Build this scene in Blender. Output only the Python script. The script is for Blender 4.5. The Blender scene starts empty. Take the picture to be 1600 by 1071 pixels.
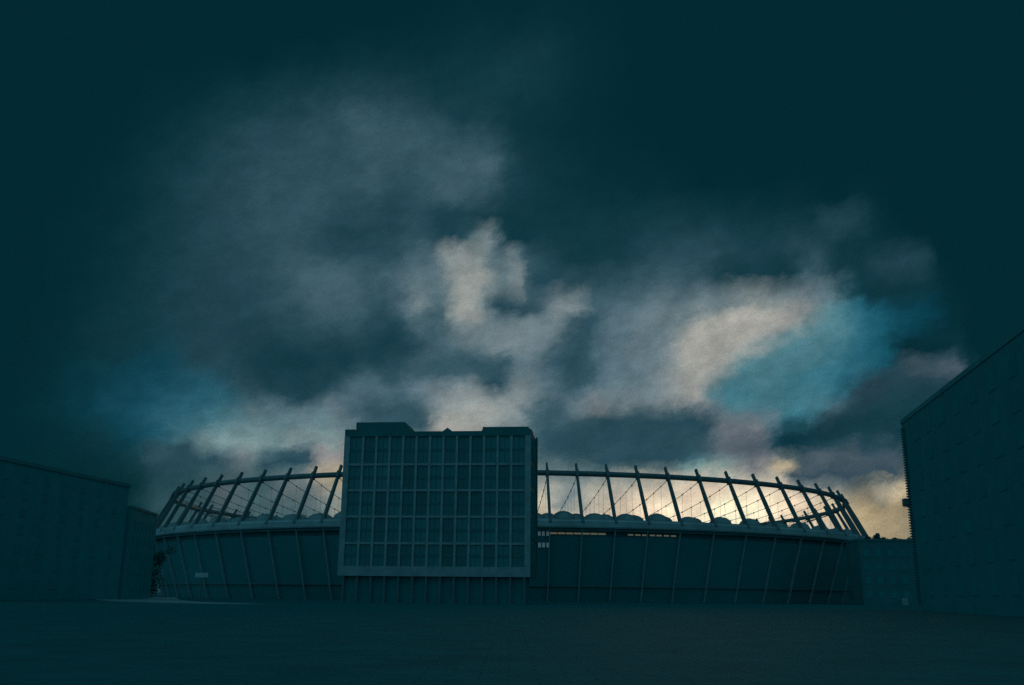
import bpy, bmesh, math, random
from mathutils import Vector, Matrix

R = math.radians
C = bpy.context.scene.collection
scene = bpy.context.scene
random.seed(7)

# ------------------------------------------------------------------ camera
EYE = Vector((0, 0, 1.7))
PITCH, ROLL, LENS = 0.25444, 0.0098, 34.14
cd = bpy.data.cameras.new('camera')
cd.lens = LENS; cd.sensor_width = 36; cd.clip_start = 0.1; cd.clip_end = 5000
cam = bpy.data.objects.new('camera', cd); C.objects.link(cam)
cr, sr, ct, st = math.cos(ROLL), math.sin(ROLL), math.cos(PITCH), math.sin(PITCH)
right = Vector((cr, -sr * st, sr * ct)); fwd = Vector((0, ct, st)); up = right.cross(fwd)
cam.matrix_world = Matrix(((right.x, up.x, -fwd.x, EYE.x), (right.y, up.y, -fwd.y, EYE.y),
                           (right.z, up.z, -fwd.z, EYE.z), (0, 0, 0, 1)))
scene.camera = cam
scene.cycles.use_denoising = False
vs = scene.view_settings
vs.view_transform = 'Standard'; vs.look = 'None'; vs.exposure = 0; vs.gamma = 1; vs.use_curve_mapping = False

# ------------------------------------------------------------------ dusk sky
# a storm sky given as colours on an azimuth / elevation grid (degrees), broken up by cloud noise
SKY_EL = [-0.5, 0.05, 0.6, 1.15, 1.7, 2.25, 2.8, 3.35, 3.9, 4.45, 5.0, 5.55, 6.1, 6.65, 7.2, 7.75, 8.3, 8.85, 9.4, 9.95, 10.5, 11.05, 11.6, 12.15, 12.7, 13.25, 13.8, 14.35, 14.9, 15.45, 16.0, 16.55, 18.2, 19.5, 20.8, 22.1, 23.4, 24.7, 26.0, 27.3, 28.6, 29.9, 31.2, 32.5, 33.8, 35.1, 36.4]
SKY_ROWS = [
 [3, 41, 49, 3, 41, 49, 3, 41, 49, 3, 41, 49, 3, 41, 49, 3, 41, 49, 3, 41, 49, 3, 41, 49, 4, 41, 49, 4, 42, 49, 5, 42, 49, 6, 43, 49, 6, 44, 49, 7, 44, 50, 8, 45, 50, 9, 46, 51, 10, 47, 52, 11, 48, 53, 13, 49, 54, 15, 50, 55, 17, 52, 57, 19, 54, 59, 22, 56, 61, 24, 59, 63, 28, 61, 66, 31, 64, 69, 34, 66, 71, 37, 69, 74, 41, 71, 76, 44, 74, 78, 47, 76, 81, 49, 79, 83, 52, 81, 85, 55, 83, 87, 58, 85, 89, 60, 87, 90, 63, 90, 92, 67, 92, 94, 70, 95, 97, 74, 98, 99, 78, 101, 101, 83, 104, 104, 89, 108, 107, 94, 112, 110, 100, 116, 113, 106, 120, 116, 112, 124, 119, 117, 128, 122, 122, 132, 124, 127, 135, 127, 132, 139, 129, 137, 142, 131, 141, 145, 133, 145, 148, 135, 149, 150, 137, 152, 153, 139, 156, 155, 141, 159, 157, 142, 162, 160, 144, 165, 162, 146, 168, 164, 147, 171, 166, 148, 174, 167, 150, 177, 169, 151, 179, 171, 152, 182, 173, 154, 185, 175, 155, 188, 178, 157, 192, 180, 159, 195, 182, 160, 199, 185, 162, 202, 187, 164, 205, 190, 166, 209, 192, 167, 212, 194, 169, 214, 196, 170, 216, 198, 171, 218, 199, 172, 220, 201, 173, 221, 202, 174, 222, 202, 174, 222, 203, 175, 223, 203, 175, 223, 204, 175, 223, 204, 176, 223, 205, 176, 223, 205, 176, 222, 205, 176, 221, 204, 175, 218, 202, 174, 215, 200, 172, 212, 197, 170, 207, 193, 167, 201, 188, 163, 195, 183, 159, 189, 178, 154, 183, 173, 150, 176, 167, 145, 170, 161, 139, 163, 156, 134, 156, 150, 129, 150, 145, 124, 143, 139, 119, 135, 133, 114, 128, 127, 109, 119, 121, 105, 111, 115, 100, 102, 109, 95, 93, 102, 91, 84, 96, 86, 74, 89, 82, 64, 83, 77, 55, 76, 73, 45, 70, 68, 36, 63, 64, 26, 57, 60, 17, 50, 55, 8, 44, 51, 3, 41, 49, 3, 41, 49, 3, 41, 49, 3, 41, 49, 3, 41, 49, 3, 41, 49, 3, 41, 49],
 [3, 41, 49, 3, 41, 49, 3, 41, 49, 3, 41, 49, 3, 41, 49, 3, 41, 49, 3, 41, 49, 3, 41, 49, 3, 41, 49, 4, 42, 49, 4, 42, 49, 5, 42, 49, 6, 43, 49, 6, 43, 49, 7, 44, 49, 8, 45, 50, 9, 46, 51, 10, 47, 51, 11, 48, 53, 13, 49, 54, 15, 51, 56, 17, 53, 58, 20, 55, 60, 23, 58, 63, 27, 61, 66, 30, 63, 69, 34, 66, 71, 37, 69, 74, 40, 72, 77, 43, 74, 79, 46, 76, 81, 49, 79, 83, 52, 81, 85, 54, 83, 87, 57, 85, 89, 60, 87, 91, 62, 89, 92, 65, 91, 94, 69, 94, 96, 73, 97, 99, 77, 100, 101, 82, 104, 104, 88, 108, 107, 94, 112, 110, 100, 116, 113, 106, 121, 117, 112, 125, 120, 118, 129, 123, 124, 133, 125, 129, 136, 128, 133, 140, 130, 138, 143, 132, 142, 146, 134, 146, 148, 136, 150, 151, 138, 153, 153, 140, 157, 156, 142, 160, 158, 143, 163, 160, 145, 166, 162, 146, 169, 164, 147, 171, 166, 149, 174, 168, 150, 176, 169, 151, 179, 171, 153, 182, 173, 154, 185, 175, 155, 188, 178, 157, 191, 180, 159, 195, 183, 161, 199, 185, 163, 203, 188, 165, 206, 191, 166, 210, 193, 168, 213, 195, 170, 216, 198, 171, 218, 199, 173, 221, 201, 174, 222, 202, 175, 223, 203, 175, 224, 204, 176, 225, 205, 176, 225, 205, 177, 225, 206, 177, 226, 206, 178, 226, 207, 178, 226, 208, 179, 226, 208, 179, 225, 207, 178, 223, 206, 177, 220, 204, 176, 216, 201, 173, 211, 197, 170, 205, 192, 166, 199, 186, 162, 192, 180, 157, 185, 174, 151, 178, 168, 146, 171, 163, 141, 165, 157, 135, 158, 151, 130, 152, 146, 125, 145, 140, 119, 137, 134, 114, 130, 128, 109, 121, 122, 105, 113, 116, 100, 104, 109, 95, 94, 103, 91, 84, 96, 86, 75, 89, 81, 65, 83, 77, 55, 76, 72, 45, 69, 68, 35, 63, 63, 26, 56, 59, 17, 50, 55, 8, 45, 51, 3, 41, 49, 3, 41, 49, 3, 41, 49, 3, 41, 49, 3, 41, 49, 3, 41, 49, 3, 41, 49],
 [3, 41, 49, 3, 41, 49, 3, 41, 49, 3, 41, 49, 3, 41, 49, 3, 41, 49, 3, 41, 49, 3, 41, 49, 3, 41, 49, 4, 41, 49, 4, 42, 49, 4, 42, 49, 5, 42, 49, 5, 43, 49, 6, 43, 49, 7, 44, 49, 8, 45, 50, 8, 45, 50, 10, 47, 51, 11, 48, 53, 13, 49, 55, 16, 52, 57, 19, 54, 59, 22, 57, 62, 26, 60, 66, 30, 63, 69, 34, 66, 72, 37, 69, 75, 41, 72, 77, 44, 74, 79, 47, 77, 82, 49, 79, 84, 52, 81, 85, 54, 83, 87, 56, 85, 89, 59, 87, 91, 61, 89, 92, 64, 91, 94, 67, 93, 96, 71, 96, 98, 75, 99, 101, 80, 103, 104, 87, 107, 107, 93, 112, 110, 100, 117, 114, 107, 122, 118, 114, 126, 121, 120, 130, 124, 125, 134, 126, 130, 138, 129, 135, 141, 131, 139, 144, 133, 143, 147, 135, 147, 149, 137, 151, 152, 139, 154, 154, 141, 157, 156, 142, 160, 159, 144, 163, 161, 145, 166, 162, 147, 169, 164, 148, 171, 166, 149, 174, 168, 150, 176, 169, 151, 178, 171, 152, 181, 173, 154, 184, 175, 155, 187, 177, 157, 191, 180, 159, 195, 182, 161, 199, 185, 163, 203, 188, 165, 207, 191, 167, 211, 194, 169, 214, 196, 171, 217, 199, 172, 220, 201, 174, 223, 203, 175, 224, 204, 176, 225, 205, 177, 226, 206, 177, 226, 206, 177, 227, 206, 178, 227, 207, 178, 228, 208, 179, 229, 209, 180, 229, 211, 181, 230, 212, 182, 229, 212, 182, 228, 211, 181, 225, 208, 179, 221, 205, 177, 215, 201, 173, 209, 195, 169, 202, 189, 164, 194, 183, 159, 186, 176, 153, 179, 170, 147, 172, 164, 142, 166, 158, 136, 160, 152, 130, 154, 147, 125, 147, 141, 119, 140, 135, 114, 132, 129, 109, 123, 123, 105, 114, 116, 100, 105, 110, 95, 95, 103, 90, 85, 96, 86, 75, 90, 81, 65, 83, 76, 55, 76, 72, 45, 69, 67, 35, 63, 63, 26, 56, 59, 17, 50, 55, 9, 45, 52, 3, 41, 49, 3, 41, 49, 3, 41, 49, 3, 41, 49, 3, 41, 49, 3, 41, 49, 3, 41, 49],
 [3, 41, 49, 3, 41, 49, 3, 41, 49, 3, 41, 49, 3, 41, 49, 3, 41, 49, 3, 41, 49, 3, 41, 49, 3, 41, 49, 3, 41, 49, 4, 41, 49, 4, 42, 49, 4, 42, 49, 5, 42, 49, 5, 43, 49, 6, 43, 49, 6, 44, 49, 7, 44, 49, 8, 45, 50, 9, 46, 52, 11, 48, 53, 14, 50, 55, 17, 53, 59, 22, 57, 62, 26, 60, 66, 30, 64, 69, 34, 67, 73, 38, 70, 76, 41, 72, 78, 44, 75, 80, 47, 77, 82, 50, 79, 84, 52, 81, 86, 54, 83, 88, 56, 85, 89, 58, 86, 91, 60, 88, 92, 63, 90, 94, 65, 92, 96, 69, 95, 98, 73, 98, 100, 79, 102, 103, 86, 107, 107, 93, 112, 111, 101, 118, 115, 109, 123, 119, 115, 128, 122, 121, 132, 125, 127, 135, 128, 132, 139, 130, 136, 142, 132, 140, 145, 134, 144, 148, 136, 148, 150, 138, 151, 153, 140, 155, 155, 141, 158, 157, 143, 161, 159, 144, 164, 161, 146, 167, 163, 147, 169, 164, 148, 171, 166, 149, 173, 167, 150, 175, 169, 151, 177, 170, 152, 180, 172, 153, 182, 174, 155, 186, 176, 157, 189, 179, 159, 194, 182, 161, 198, 185, 163, 203, 188, 165, 207, 191, 168, 211, 194, 170, 215, 197, 172, 219, 200, 173, 222, 202, 175, 225, 204, 176, 226, 206, 178, 228, 207, 178, 228, 207, 179, 228, 207, 179, 228, 207, 179, 228, 208, 179, 229, 209, 180, 231, 211, 182, 233, 214, 184, 234, 216, 185, 234, 216, 185, 233, 215, 185, 230, 213, 183, 226, 210, 181, 220, 205, 177, 213, 199, 173, 205, 192, 167, 196, 185, 161, 187, 177, 155, 179, 170, 149, 173, 164, 142, 167, 158, 136, 162, 153, 130, 156, 147, 125, 149, 142, 119, 142, 136, 114, 134, 130, 109, 125, 124, 104, 116, 117, 100, 107, 111, 95, 97, 104, 90, 87, 97, 86, 76, 90, 81, 66, 83, 76, 56, 76, 72, 45, 69, 67, 36, 63, 63, 26, 56, 59, 17, 51, 55, 9, 45, 52, 3, 41, 49, 3, 41, 49, 3, 41, 49, 3, 41, 49, 3, 41, 49, 3, 41, 49, 3, 41, 49],
 [3, 41, 49, 3, 41, 49, 3, 41, 49, 3, 41, 49, 3, 41, 49, 3, 41, 49, 3, 41, 49, 3, 41, 49, 3, 41, 49, 3, 41, 49, 3, 41, 49, 4, 41, 49, 4, 41, 49, 4, 42, 49, 4, 42, 49, 5, 42, 49, 5, 43, 49, 6, 43, 49, 7, 44, 49, 8, 45, 50, 9, 47, 52, 12, 49, 54, 16, 52, 58, 21, 56, 62, 26, 61, 67, 31, 65, 71, 35, 68, 74, 39, 71, 77, 42, 73, 79, 45, 76, 82, 48, 78, 84, 51, 80, 85, 53, 82, 87, 55, 83, 88, 56, 85, 90, 58, 86, 91, 60, 88, 93, 62, 90, 94, 64, 91, 96, 67, 93, 97, 71, 96, 100, 76, 100, 103, 85, 106, 107, 94, 113, 112, 103, 119, 116, 111, 125, 120, 118, 129, 124, 124, 134, 127, 129, 137, 129, 134, 140, 131, 138, 143, 133, 142, 146, 135, 145, 148, 137, 149, 151, 139, 152, 153, 141, 155, 155, 142, 159, 157, 144, 161, 159, 145, 164, 161, 146, 167, 163, 148, 169, 165, 149, 171, 166, 150, 173, 167, 151, 175, 168, 151, 176, 169, 152, 178, 170, 153, 180, 172, 154, 183, 174, 156, 187, 177, 158, 192, 181, 160, 197, 184, 163, 202, 188, 165, 207, 191, 168, 212, 195, 170, 216, 198, 172, 220, 201, 174, 224, 204, 176, 226, 206, 178, 229, 208, 179, 230, 209, 180, 230, 209, 180, 229, 208, 180, 228, 207, 179, 227, 207, 179, 229, 209, 181, 232, 213, 183, 235, 217, 186, 238, 220, 188, 239, 221, 190, 238, 221, 189, 236, 219, 188, 232, 215, 185, 226, 210, 181, 218, 203, 176, 208, 195, 170, 198, 187, 164, 187, 178, 157, 179, 170, 149, 173, 164, 143, 168, 159, 137, 163, 154, 131, 158, 148, 125, 151, 143, 119, 144, 137, 114, 136, 131, 109, 128, 124, 104, 118, 118, 100, 108, 111, 95, 98, 104, 90, 88, 97, 85, 77, 90, 81, 66, 83, 76, 56, 76, 72, 46, 69, 67, 36, 63, 63, 27, 57, 59, 18, 51, 55, 10, 46, 52, 4, 42, 49, 3, 41, 49, 3, 41, 49, 3, 41, 49, 3, 41, 49, 3, 41, 49, 3, 41, 49],
 [3, 41, 49, 3, 41, 49, 3, 41, 49, 3, 41, 49, 3, 41, 49, 3, 41, 49, 3, 41, 49, 3, 41, 49, 3, 41, 49, 3, 41, 49, 3, 41, 49, 3, 41, 49, 3, 41, 49, 4, 41, 49, 4, 41, 49, 4, 42, 49, 4, 42, 49, 5, 43, 49, 5, 43, 49, 6, 44, 49, 7, 45, 50, 9, 47, 52, 14, 51, 57, 21, 57, 63, 28, 62, 68, 33, 66, 72, 37, 69, 76, 40, 72, 78, 43, 74, 81, 47, 77, 83, 50, 79, 85, 52, 81, 86, 54, 82, 88, 55, 84, 89, 57, 85, 91, 58, 87, 92, 60, 88, 93, 61, 89, 94, 63, 91, 96, 65, 92, 97, 67, 94, 98, 73, 98, 101, 84, 105, 107, 96, 114, 113, 107, 122, 119, 115, 127, 123, 121, 132, 126, 127, 136, 128, 131, 139, 131, 136, 142, 133, 139, 144, 135, 143, 147, 136, 146, 149, 138, 150, 152, 140, 153, 154, 141, 156, 156, 143, 159, 158, 144, 162, 160, 146, 164, 162, 147, 167, 163, 148, 169, 165, 149, 171, 166, 150, 173, 167, 151, 174, 168, 151, 175, 168, 151, 175, 169, 152, 176, 170, 152, 180, 172, 155, 185, 176, 157, 190, 180, 160, 195, 183, 163, 201, 187, 165, 206, 191, 168, 211, 195, 171, 216, 198, 173, 221, 201, 175, 225, 204, 177, 228, 207, 179, 231, 210, 181, 233, 211, 182, 233, 212, 182, 231, 210, 181, 228, 207, 179, 225, 205, 178, 227, 208, 180, 233, 214, 185, 239, 221, 189, 243, 225, 193, 245, 227, 194, 244, 227, 194, 242, 225, 193, 238, 221, 190, 232, 215, 186, 223, 208, 180, 213, 199, 174, 200, 189, 166, 186, 178, 158, 176, 168, 150, 171, 163, 143, 169, 159, 137, 165, 155, 130, 160, 150, 124, 154, 144, 118, 147, 137, 113, 139, 131, 108, 130, 125, 104, 121, 119, 100, 110, 112, 95, 99, 105, 90, 88, 97, 85, 77, 90, 81, 66, 83, 76, 56, 76, 71, 46, 69, 67, 36, 63, 63, 27, 57, 59, 19, 51, 55, 11, 46, 52, 5, 42, 50, 3, 41, 49, 3, 41, 49, 3, 41, 49, 3, 41, 49, 3, 41, 49, 3, 41, 49],
 [3, 41, 49, 3, 41, 49, 3, 41, 49, 3, 41, 49, 3, 41, 49, 3, 41, 49, 3, 41, 49, 3, 41, 49, 3, 41, 49, 3, 41, 49, 3, 41, 49, 3, 41, 49, 3, 41, 49, 3, 41, 49, 3, 41, 49, 3, 41, 49, 4, 42, 49, 4, 42, 49, 5, 42, 49, 5, 43, 49, 5, 43, 49, 7, 45, 51, 14, 51, 57, 23, 58, 64, 30, 64, 71, 36, 68, 75, 39, 71, 78, 42, 73, 80, 45, 76, 82, 49, 78, 84, 52, 80, 86, 54, 82, 88, 56, 84, 89, 57, 85, 90, 58, 86, 91, 59, 87, 93, 60, 88, 94, 61, 90, 95, 63, 91, 96, 64, 92, 97, 65, 93, 98, 68, 94, 100, 85, 107, 108, 101, 118, 116, 113, 126, 122, 120, 131, 126, 126, 135, 128, 130, 138, 130, 134, 141, 132, 137, 143, 134, 141, 145, 136, 144, 148, 137, 147, 150, 139, 150, 152, 140, 153, 154, 142, 156, 156, 143, 159, 158, 145, 162, 160, 146, 164, 162, 147, 167, 163, 148, 169, 165, 149, 171, 166, 150, 173, 167, 151, 174, 168, 151, 174, 168, 151, 172, 167, 150, 172, 166, 150, 177, 170, 153, 182, 174, 156, 187, 178, 159, 193, 182, 162, 198, 186, 165, 205, 190, 168, 211, 194, 171, 216, 198, 173, 221, 202, 175, 225, 205, 178, 229, 208, 180, 233, 212, 183, 236, 214, 185, 236, 215, 185, 234, 213, 184, 228, 208, 180, 221, 202, 175, 223, 205, 178, 234, 217, 187, 243, 226, 193, 248, 231, 197, 251, 233, 199, 251, 233, 199, 249, 231, 197, 244, 227, 194, 238, 221, 190, 230, 213, 184, 218, 204, 178, 203, 192, 169, 185, 177, 159, 170, 165, 149, 170, 162, 143, 171, 160, 137, 169, 156, 130, 164, 151, 124, 157, 145, 118, 149, 138, 112, 141, 132, 108, 133, 126, 104, 123, 120, 100, 112, 113, 95, 100, 105, 90, 89, 98, 85, 77, 90, 80, 66, 83, 76, 56, 76, 71, 46, 69, 67, 36, 63, 63, 27, 57, 59, 19, 51, 55, 11, 46, 52, 5, 42, 50, 3, 41, 49, 3, 41, 49, 3, 41, 49, 3, 41, 49, 3, 41, 49, 3, 41, 49],
 [3, 41, 49, 3, 41, 49, 3, 41, 49, 3, 41, 49, 3, 41, 49, 3, 41, 49, 3, 41, 49, 3, 41, 49, 3, 41, 49, 3, 41, 49, 3, 41, 49, 3, 41, 49, 3, 41, 49, 3, 41, 49, 3, 41, 49, 3, 41, 49, 3, 41, 49, 4, 42, 49, 4, 42, 49, 4, 42, 49, 5, 43, 49, 8, 46, 51, 16, 52, 58, 26, 61, 67, 35, 68, 75, 40, 72, 79, 42, 74, 81, 44, 76, 82, 48, 78, 84, 52, 80, 86, 55, 82, 88, 57, 84, 89, 58, 85, 91, 58, 86, 92, 59, 87, 92, 59, 88, 93, 61, 89, 95, 62, 91, 96, 64, 92, 97, 67, 94, 99, 70, 96, 101, 78, 102, 105, 95, 114, 114, 112, 126, 122, 122, 132, 127, 127, 136, 129, 130, 138, 131, 133, 141, 132, 136, 142, 133, 139, 144, 135, 142, 146, 136, 145, 148, 138, 148, 150, 139, 150, 152, 141, 153, 154, 142, 156, 156, 144, 159, 158, 145, 162, 160, 146, 164, 162, 148, 166, 163, 149, 169, 165, 150, 171, 166, 151, 173, 168, 152, 175, 169, 152, 175, 169, 152, 173, 168, 151, 172, 167, 151, 175, 169, 153, 179, 172, 156, 184, 176, 158, 189, 179, 161, 195, 184, 164, 202, 189, 167, 209, 193, 170, 215, 198, 173, 220, 201, 175, 224, 204, 177, 229, 209, 180, 235, 214, 184, 240, 218, 188, 241, 220, 189, 239, 219, 188, 234, 216, 186, 228, 211, 183, 230, 215, 185, 241, 226, 194, 249, 233, 199, 254, 238, 203, 255, 240, 204, 255, 239, 204, 255, 237, 202, 251, 232, 198, 244, 225, 194, 236, 218, 188, 225, 209, 181, 211, 197, 173, 193, 183, 164, 177, 170, 153, 175, 166, 145, 175, 163, 137, 173, 158, 130, 168, 153, 123, 161, 147, 118, 154, 141, 113, 145, 134, 109, 136, 128, 105, 125, 121, 100, 113, 114, 95, 101, 105, 90, 89, 97, 85, 77, 90, 80, 66, 82, 75, 55, 75, 71, 45, 68, 66, 36, 62, 62, 27, 57, 59, 19, 51, 55, 12, 47, 52, 6, 43, 50, 3, 41, 49, 3, 41, 49, 3, 41, 49, 3, 41, 49, 3, 41, 49, 3, 41, 49],
 [3, 41, 49, 3, 41, 49, 3, 41, 49, 3, 41, 49, 3, 41, 49, 3, 41, 49, 3, 41, 49, 3, 41, 49, 3, 41, 49, 3, 41, 49, 3, 41, 49, 3, 41, 49, 3, 41, 49, 3, 41, 49, 3, 41, 49, 3, 41, 49, 3, 41, 49, 4, 42, 49, 4, 42, 49, 4, 42, 49, 5, 43, 49, 9, 46, 52, 18, 54, 60, 29, 63, 70, 39, 71, 79, 43, 74, 82, 45, 76, 83, 47, 78, 84, 51, 80, 86, 55, 82, 88, 59, 84, 90, 61, 86, 91, 62, 87, 92, 61, 88, 93, 60, 88, 94, 61, 89, 95, 62, 90, 96, 64, 92, 97, 67, 94, 99, 71, 97, 101, 77, 101, 105, 89, 110, 111, 108, 123, 121, 128, 137, 131, 131, 139, 132, 133, 140, 132, 134, 141, 133, 136, 142, 134, 138, 144, 134, 140, 145, 135, 142, 147, 137, 145, 148, 138, 147, 150, 139, 150, 152, 141, 153, 154, 143, 156, 156, 144, 158, 158, 145, 161, 160, 147, 163, 161, 148, 166, 163, 149, 168, 164, 150, 170, 166, 151, 173, 168, 152, 176, 169, 153, 178, 171, 154, 179, 172, 155, 179, 172, 155, 177, 171, 155, 176, 170, 155, 179, 173, 157, 183, 176, 159, 190, 180, 162, 199, 186, 166, 208, 192, 170, 214, 197, 173, 219, 200, 175, 222, 202, 176, 228, 207, 180, 237, 216, 186, 244, 223, 191, 247, 226, 194, 246, 226, 194, 243, 226, 194, 245, 232, 199, 249, 238, 204, 252, 240, 205, 255, 243, 207, 255, 244, 208, 255, 245, 208, 255, 244, 208, 255, 241, 206, 255, 236, 201, 249, 229, 196, 242, 221, 190, 232, 213, 184, 221, 204, 177, 208, 193, 170, 196, 183, 159, 188, 174, 148, 183, 168, 138, 178, 161, 129, 172, 156, 123, 166, 150, 119, 159, 145, 115, 149, 138, 111, 139, 131, 106, 127, 123, 101, 114, 114, 96, 100, 105, 90, 88, 97, 85, 76, 89, 79, 64, 81, 74, 54, 74, 70, 44, 68, 66, 35, 62, 62, 26, 56, 58, 19, 51, 55, 12, 47, 53, 6, 43, 50, 3, 41, 49, 3, 41, 49, 3, 41, 49, 3, 41, 49, 3, 41, 49, 3, 41, 49],
 [3, 41, 49, 3, 41, 49, 3, 41, 49, 3, 41, 49, 3, 41, 49, 3, 41, 49, 3, 41, 49, 3, 41, 49, 3, 41, 49, 3, 41, 49, 3, 41, 49, 3, 41, 49, 3, 41, 49, 3, 41, 49, 3, 41, 49, 3, 41, 49, 3, 41, 49, 4, 42, 49, 4, 42, 49, 4, 42, 49, 6, 44, 49, 10, 48, 53, 19, 55, 61, 31, 65, 71, 41, 73, 80, 44, 75, 83, 46, 77, 84, 49, 79, 86, 54, 81, 88, 59, 84, 90, 64, 86, 92, 66, 88, 93, 66, 89, 94, 64, 90, 95, 64, 91, 96, 64, 91, 97, 65, 92, 97, 66, 93, 99, 70, 96, 101, 76, 100, 104, 81, 104, 108, 93, 113, 114, 112, 126, 124, 129, 138, 132, 135, 142, 134, 137, 143, 134, 137, 143, 134, 138, 144, 134, 139, 144, 135, 140, 145, 136, 142, 146, 137, 144, 148, 138, 147, 150, 139, 150, 152, 141, 152, 154, 143, 155, 156, 144, 158, 157, 146, 160, 159, 147, 162, 161, 148, 164, 162, 149, 166, 163, 150, 168, 165, 151, 171, 167, 152, 175, 170, 154, 182, 174, 156, 188, 178, 159, 187, 177, 159, 175, 170, 155, 164, 163, 151, 165, 164, 152, 170, 168, 155, 180, 174, 159, 194, 183, 164, 206, 191, 169, 213, 196, 172, 218, 199, 174, 223, 203, 177, 230, 209, 181, 240, 218, 188, 249, 228, 195, 254, 233, 199, 250, 229, 197, 243, 225, 194, 246, 232, 199, 254, 243, 208, 255, 248, 211, 255, 250, 212, 255, 248, 211, 255, 248, 210, 255, 247, 210, 255, 242, 207, 254, 235, 201, 249, 228, 196, 244, 223, 191, 236, 215, 184, 228, 208, 177, 223, 202, 170, 212, 192, 161, 198, 181, 150, 191, 173, 140, 188, 168, 131, 179, 160, 124, 170, 153, 120, 163, 147, 116, 153, 140, 112, 142, 133, 108, 128, 124, 102, 113, 114, 96, 99, 104, 90, 85, 95, 84, 73, 87, 78, 62, 80, 74, 51, 73, 69, 42, 66, 65, 33, 61, 61, 25, 55, 58, 18, 51, 55, 12, 47, 52, 7, 43, 50, 3, 41, 49, 3, 41, 49, 3, 41, 49, 3, 41, 49, 3, 41, 49, 3, 41, 49],
 [3, 41, 49, 3, 41, 49, 3, 41, 49, 3, 41, 49, 3, 41, 49, 3, 41, 49, 3, 41, 49, 3, 41, 49, 3, 41, 49, 3, 41, 49, 3, 41, 49, 3, 41, 49, 3, 41, 49, 3, 41, 49, 3, 41, 49, 3, 41, 49, 4, 41, 49, 4, 42, 49, 4, 42, 49, 4, 43, 49, 6, 44, 49, 10, 48, 53, 20, 56, 62, 31, 64, 71, 39, 71, 78, 43, 74, 82, 45, 76, 83, 49, 79, 86, 55, 82, 88, 63, 85, 91, 72, 89, 94, 73, 91, 96, 69, 91, 96, 65, 91, 96, 64, 92, 97, 66, 92, 97, 70, 94, 99, 73, 96, 101, 79, 100, 104, 84, 103, 107, 88, 107, 110, 98, 115, 116, 117, 129, 126, 132, 140, 133, 138, 144, 135, 140, 145, 135, 139, 145, 135, 139, 144, 134, 138, 144, 135, 139, 144, 135, 140, 145, 136, 142, 147, 137, 145, 149, 139, 148, 151, 141, 151, 153, 143, 154, 155, 144, 157, 157, 146, 159, 158, 147, 160, 160, 148, 162, 161, 148, 163, 161, 149, 165, 163, 150, 167, 164, 151, 172, 168, 153, 181, 174, 157, 193, 182, 161, 195, 183, 163, 140, 147, 143, 116, 131, 135, 142, 148, 143, 150, 154, 146, 170, 167, 155, 188, 179, 162, 204, 190, 168, 208, 193, 170, 214, 197, 173, 225, 204, 178, 234, 211, 183, 239, 218, 188, 248, 228, 196, 255, 241, 205, 248, 228, 196, 233, 213, 185, 230, 212, 185, 244, 229, 197, 255, 243, 207, 255, 251, 213, 255, 244, 208, 255, 242, 207, 255, 245, 209, 252, 236, 202, 246, 227, 195, 243, 222, 191, 243, 220, 190, 232, 211, 182, 224, 204, 174, 226, 202, 166, 214, 193, 157, 189, 175, 146, 158, 148, 125, 154, 142, 117, 139, 131, 110, 132, 126, 108, 152, 140, 113, 157, 142, 113, 146, 136, 110, 127, 123, 102, 110, 112, 96, 95, 102, 89, 81, 93, 83, 69, 84, 77, 58, 77, 72, 48, 70, 68, 39, 65, 64, 31, 59, 60, 24, 54, 57, 17, 50, 55, 11, 46, 52, 6, 43, 50, 3, 41, 49, 3, 41, 49, 3, 41, 49, 3, 41, 49, 3, 41, 49, 3, 41, 49],
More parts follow.
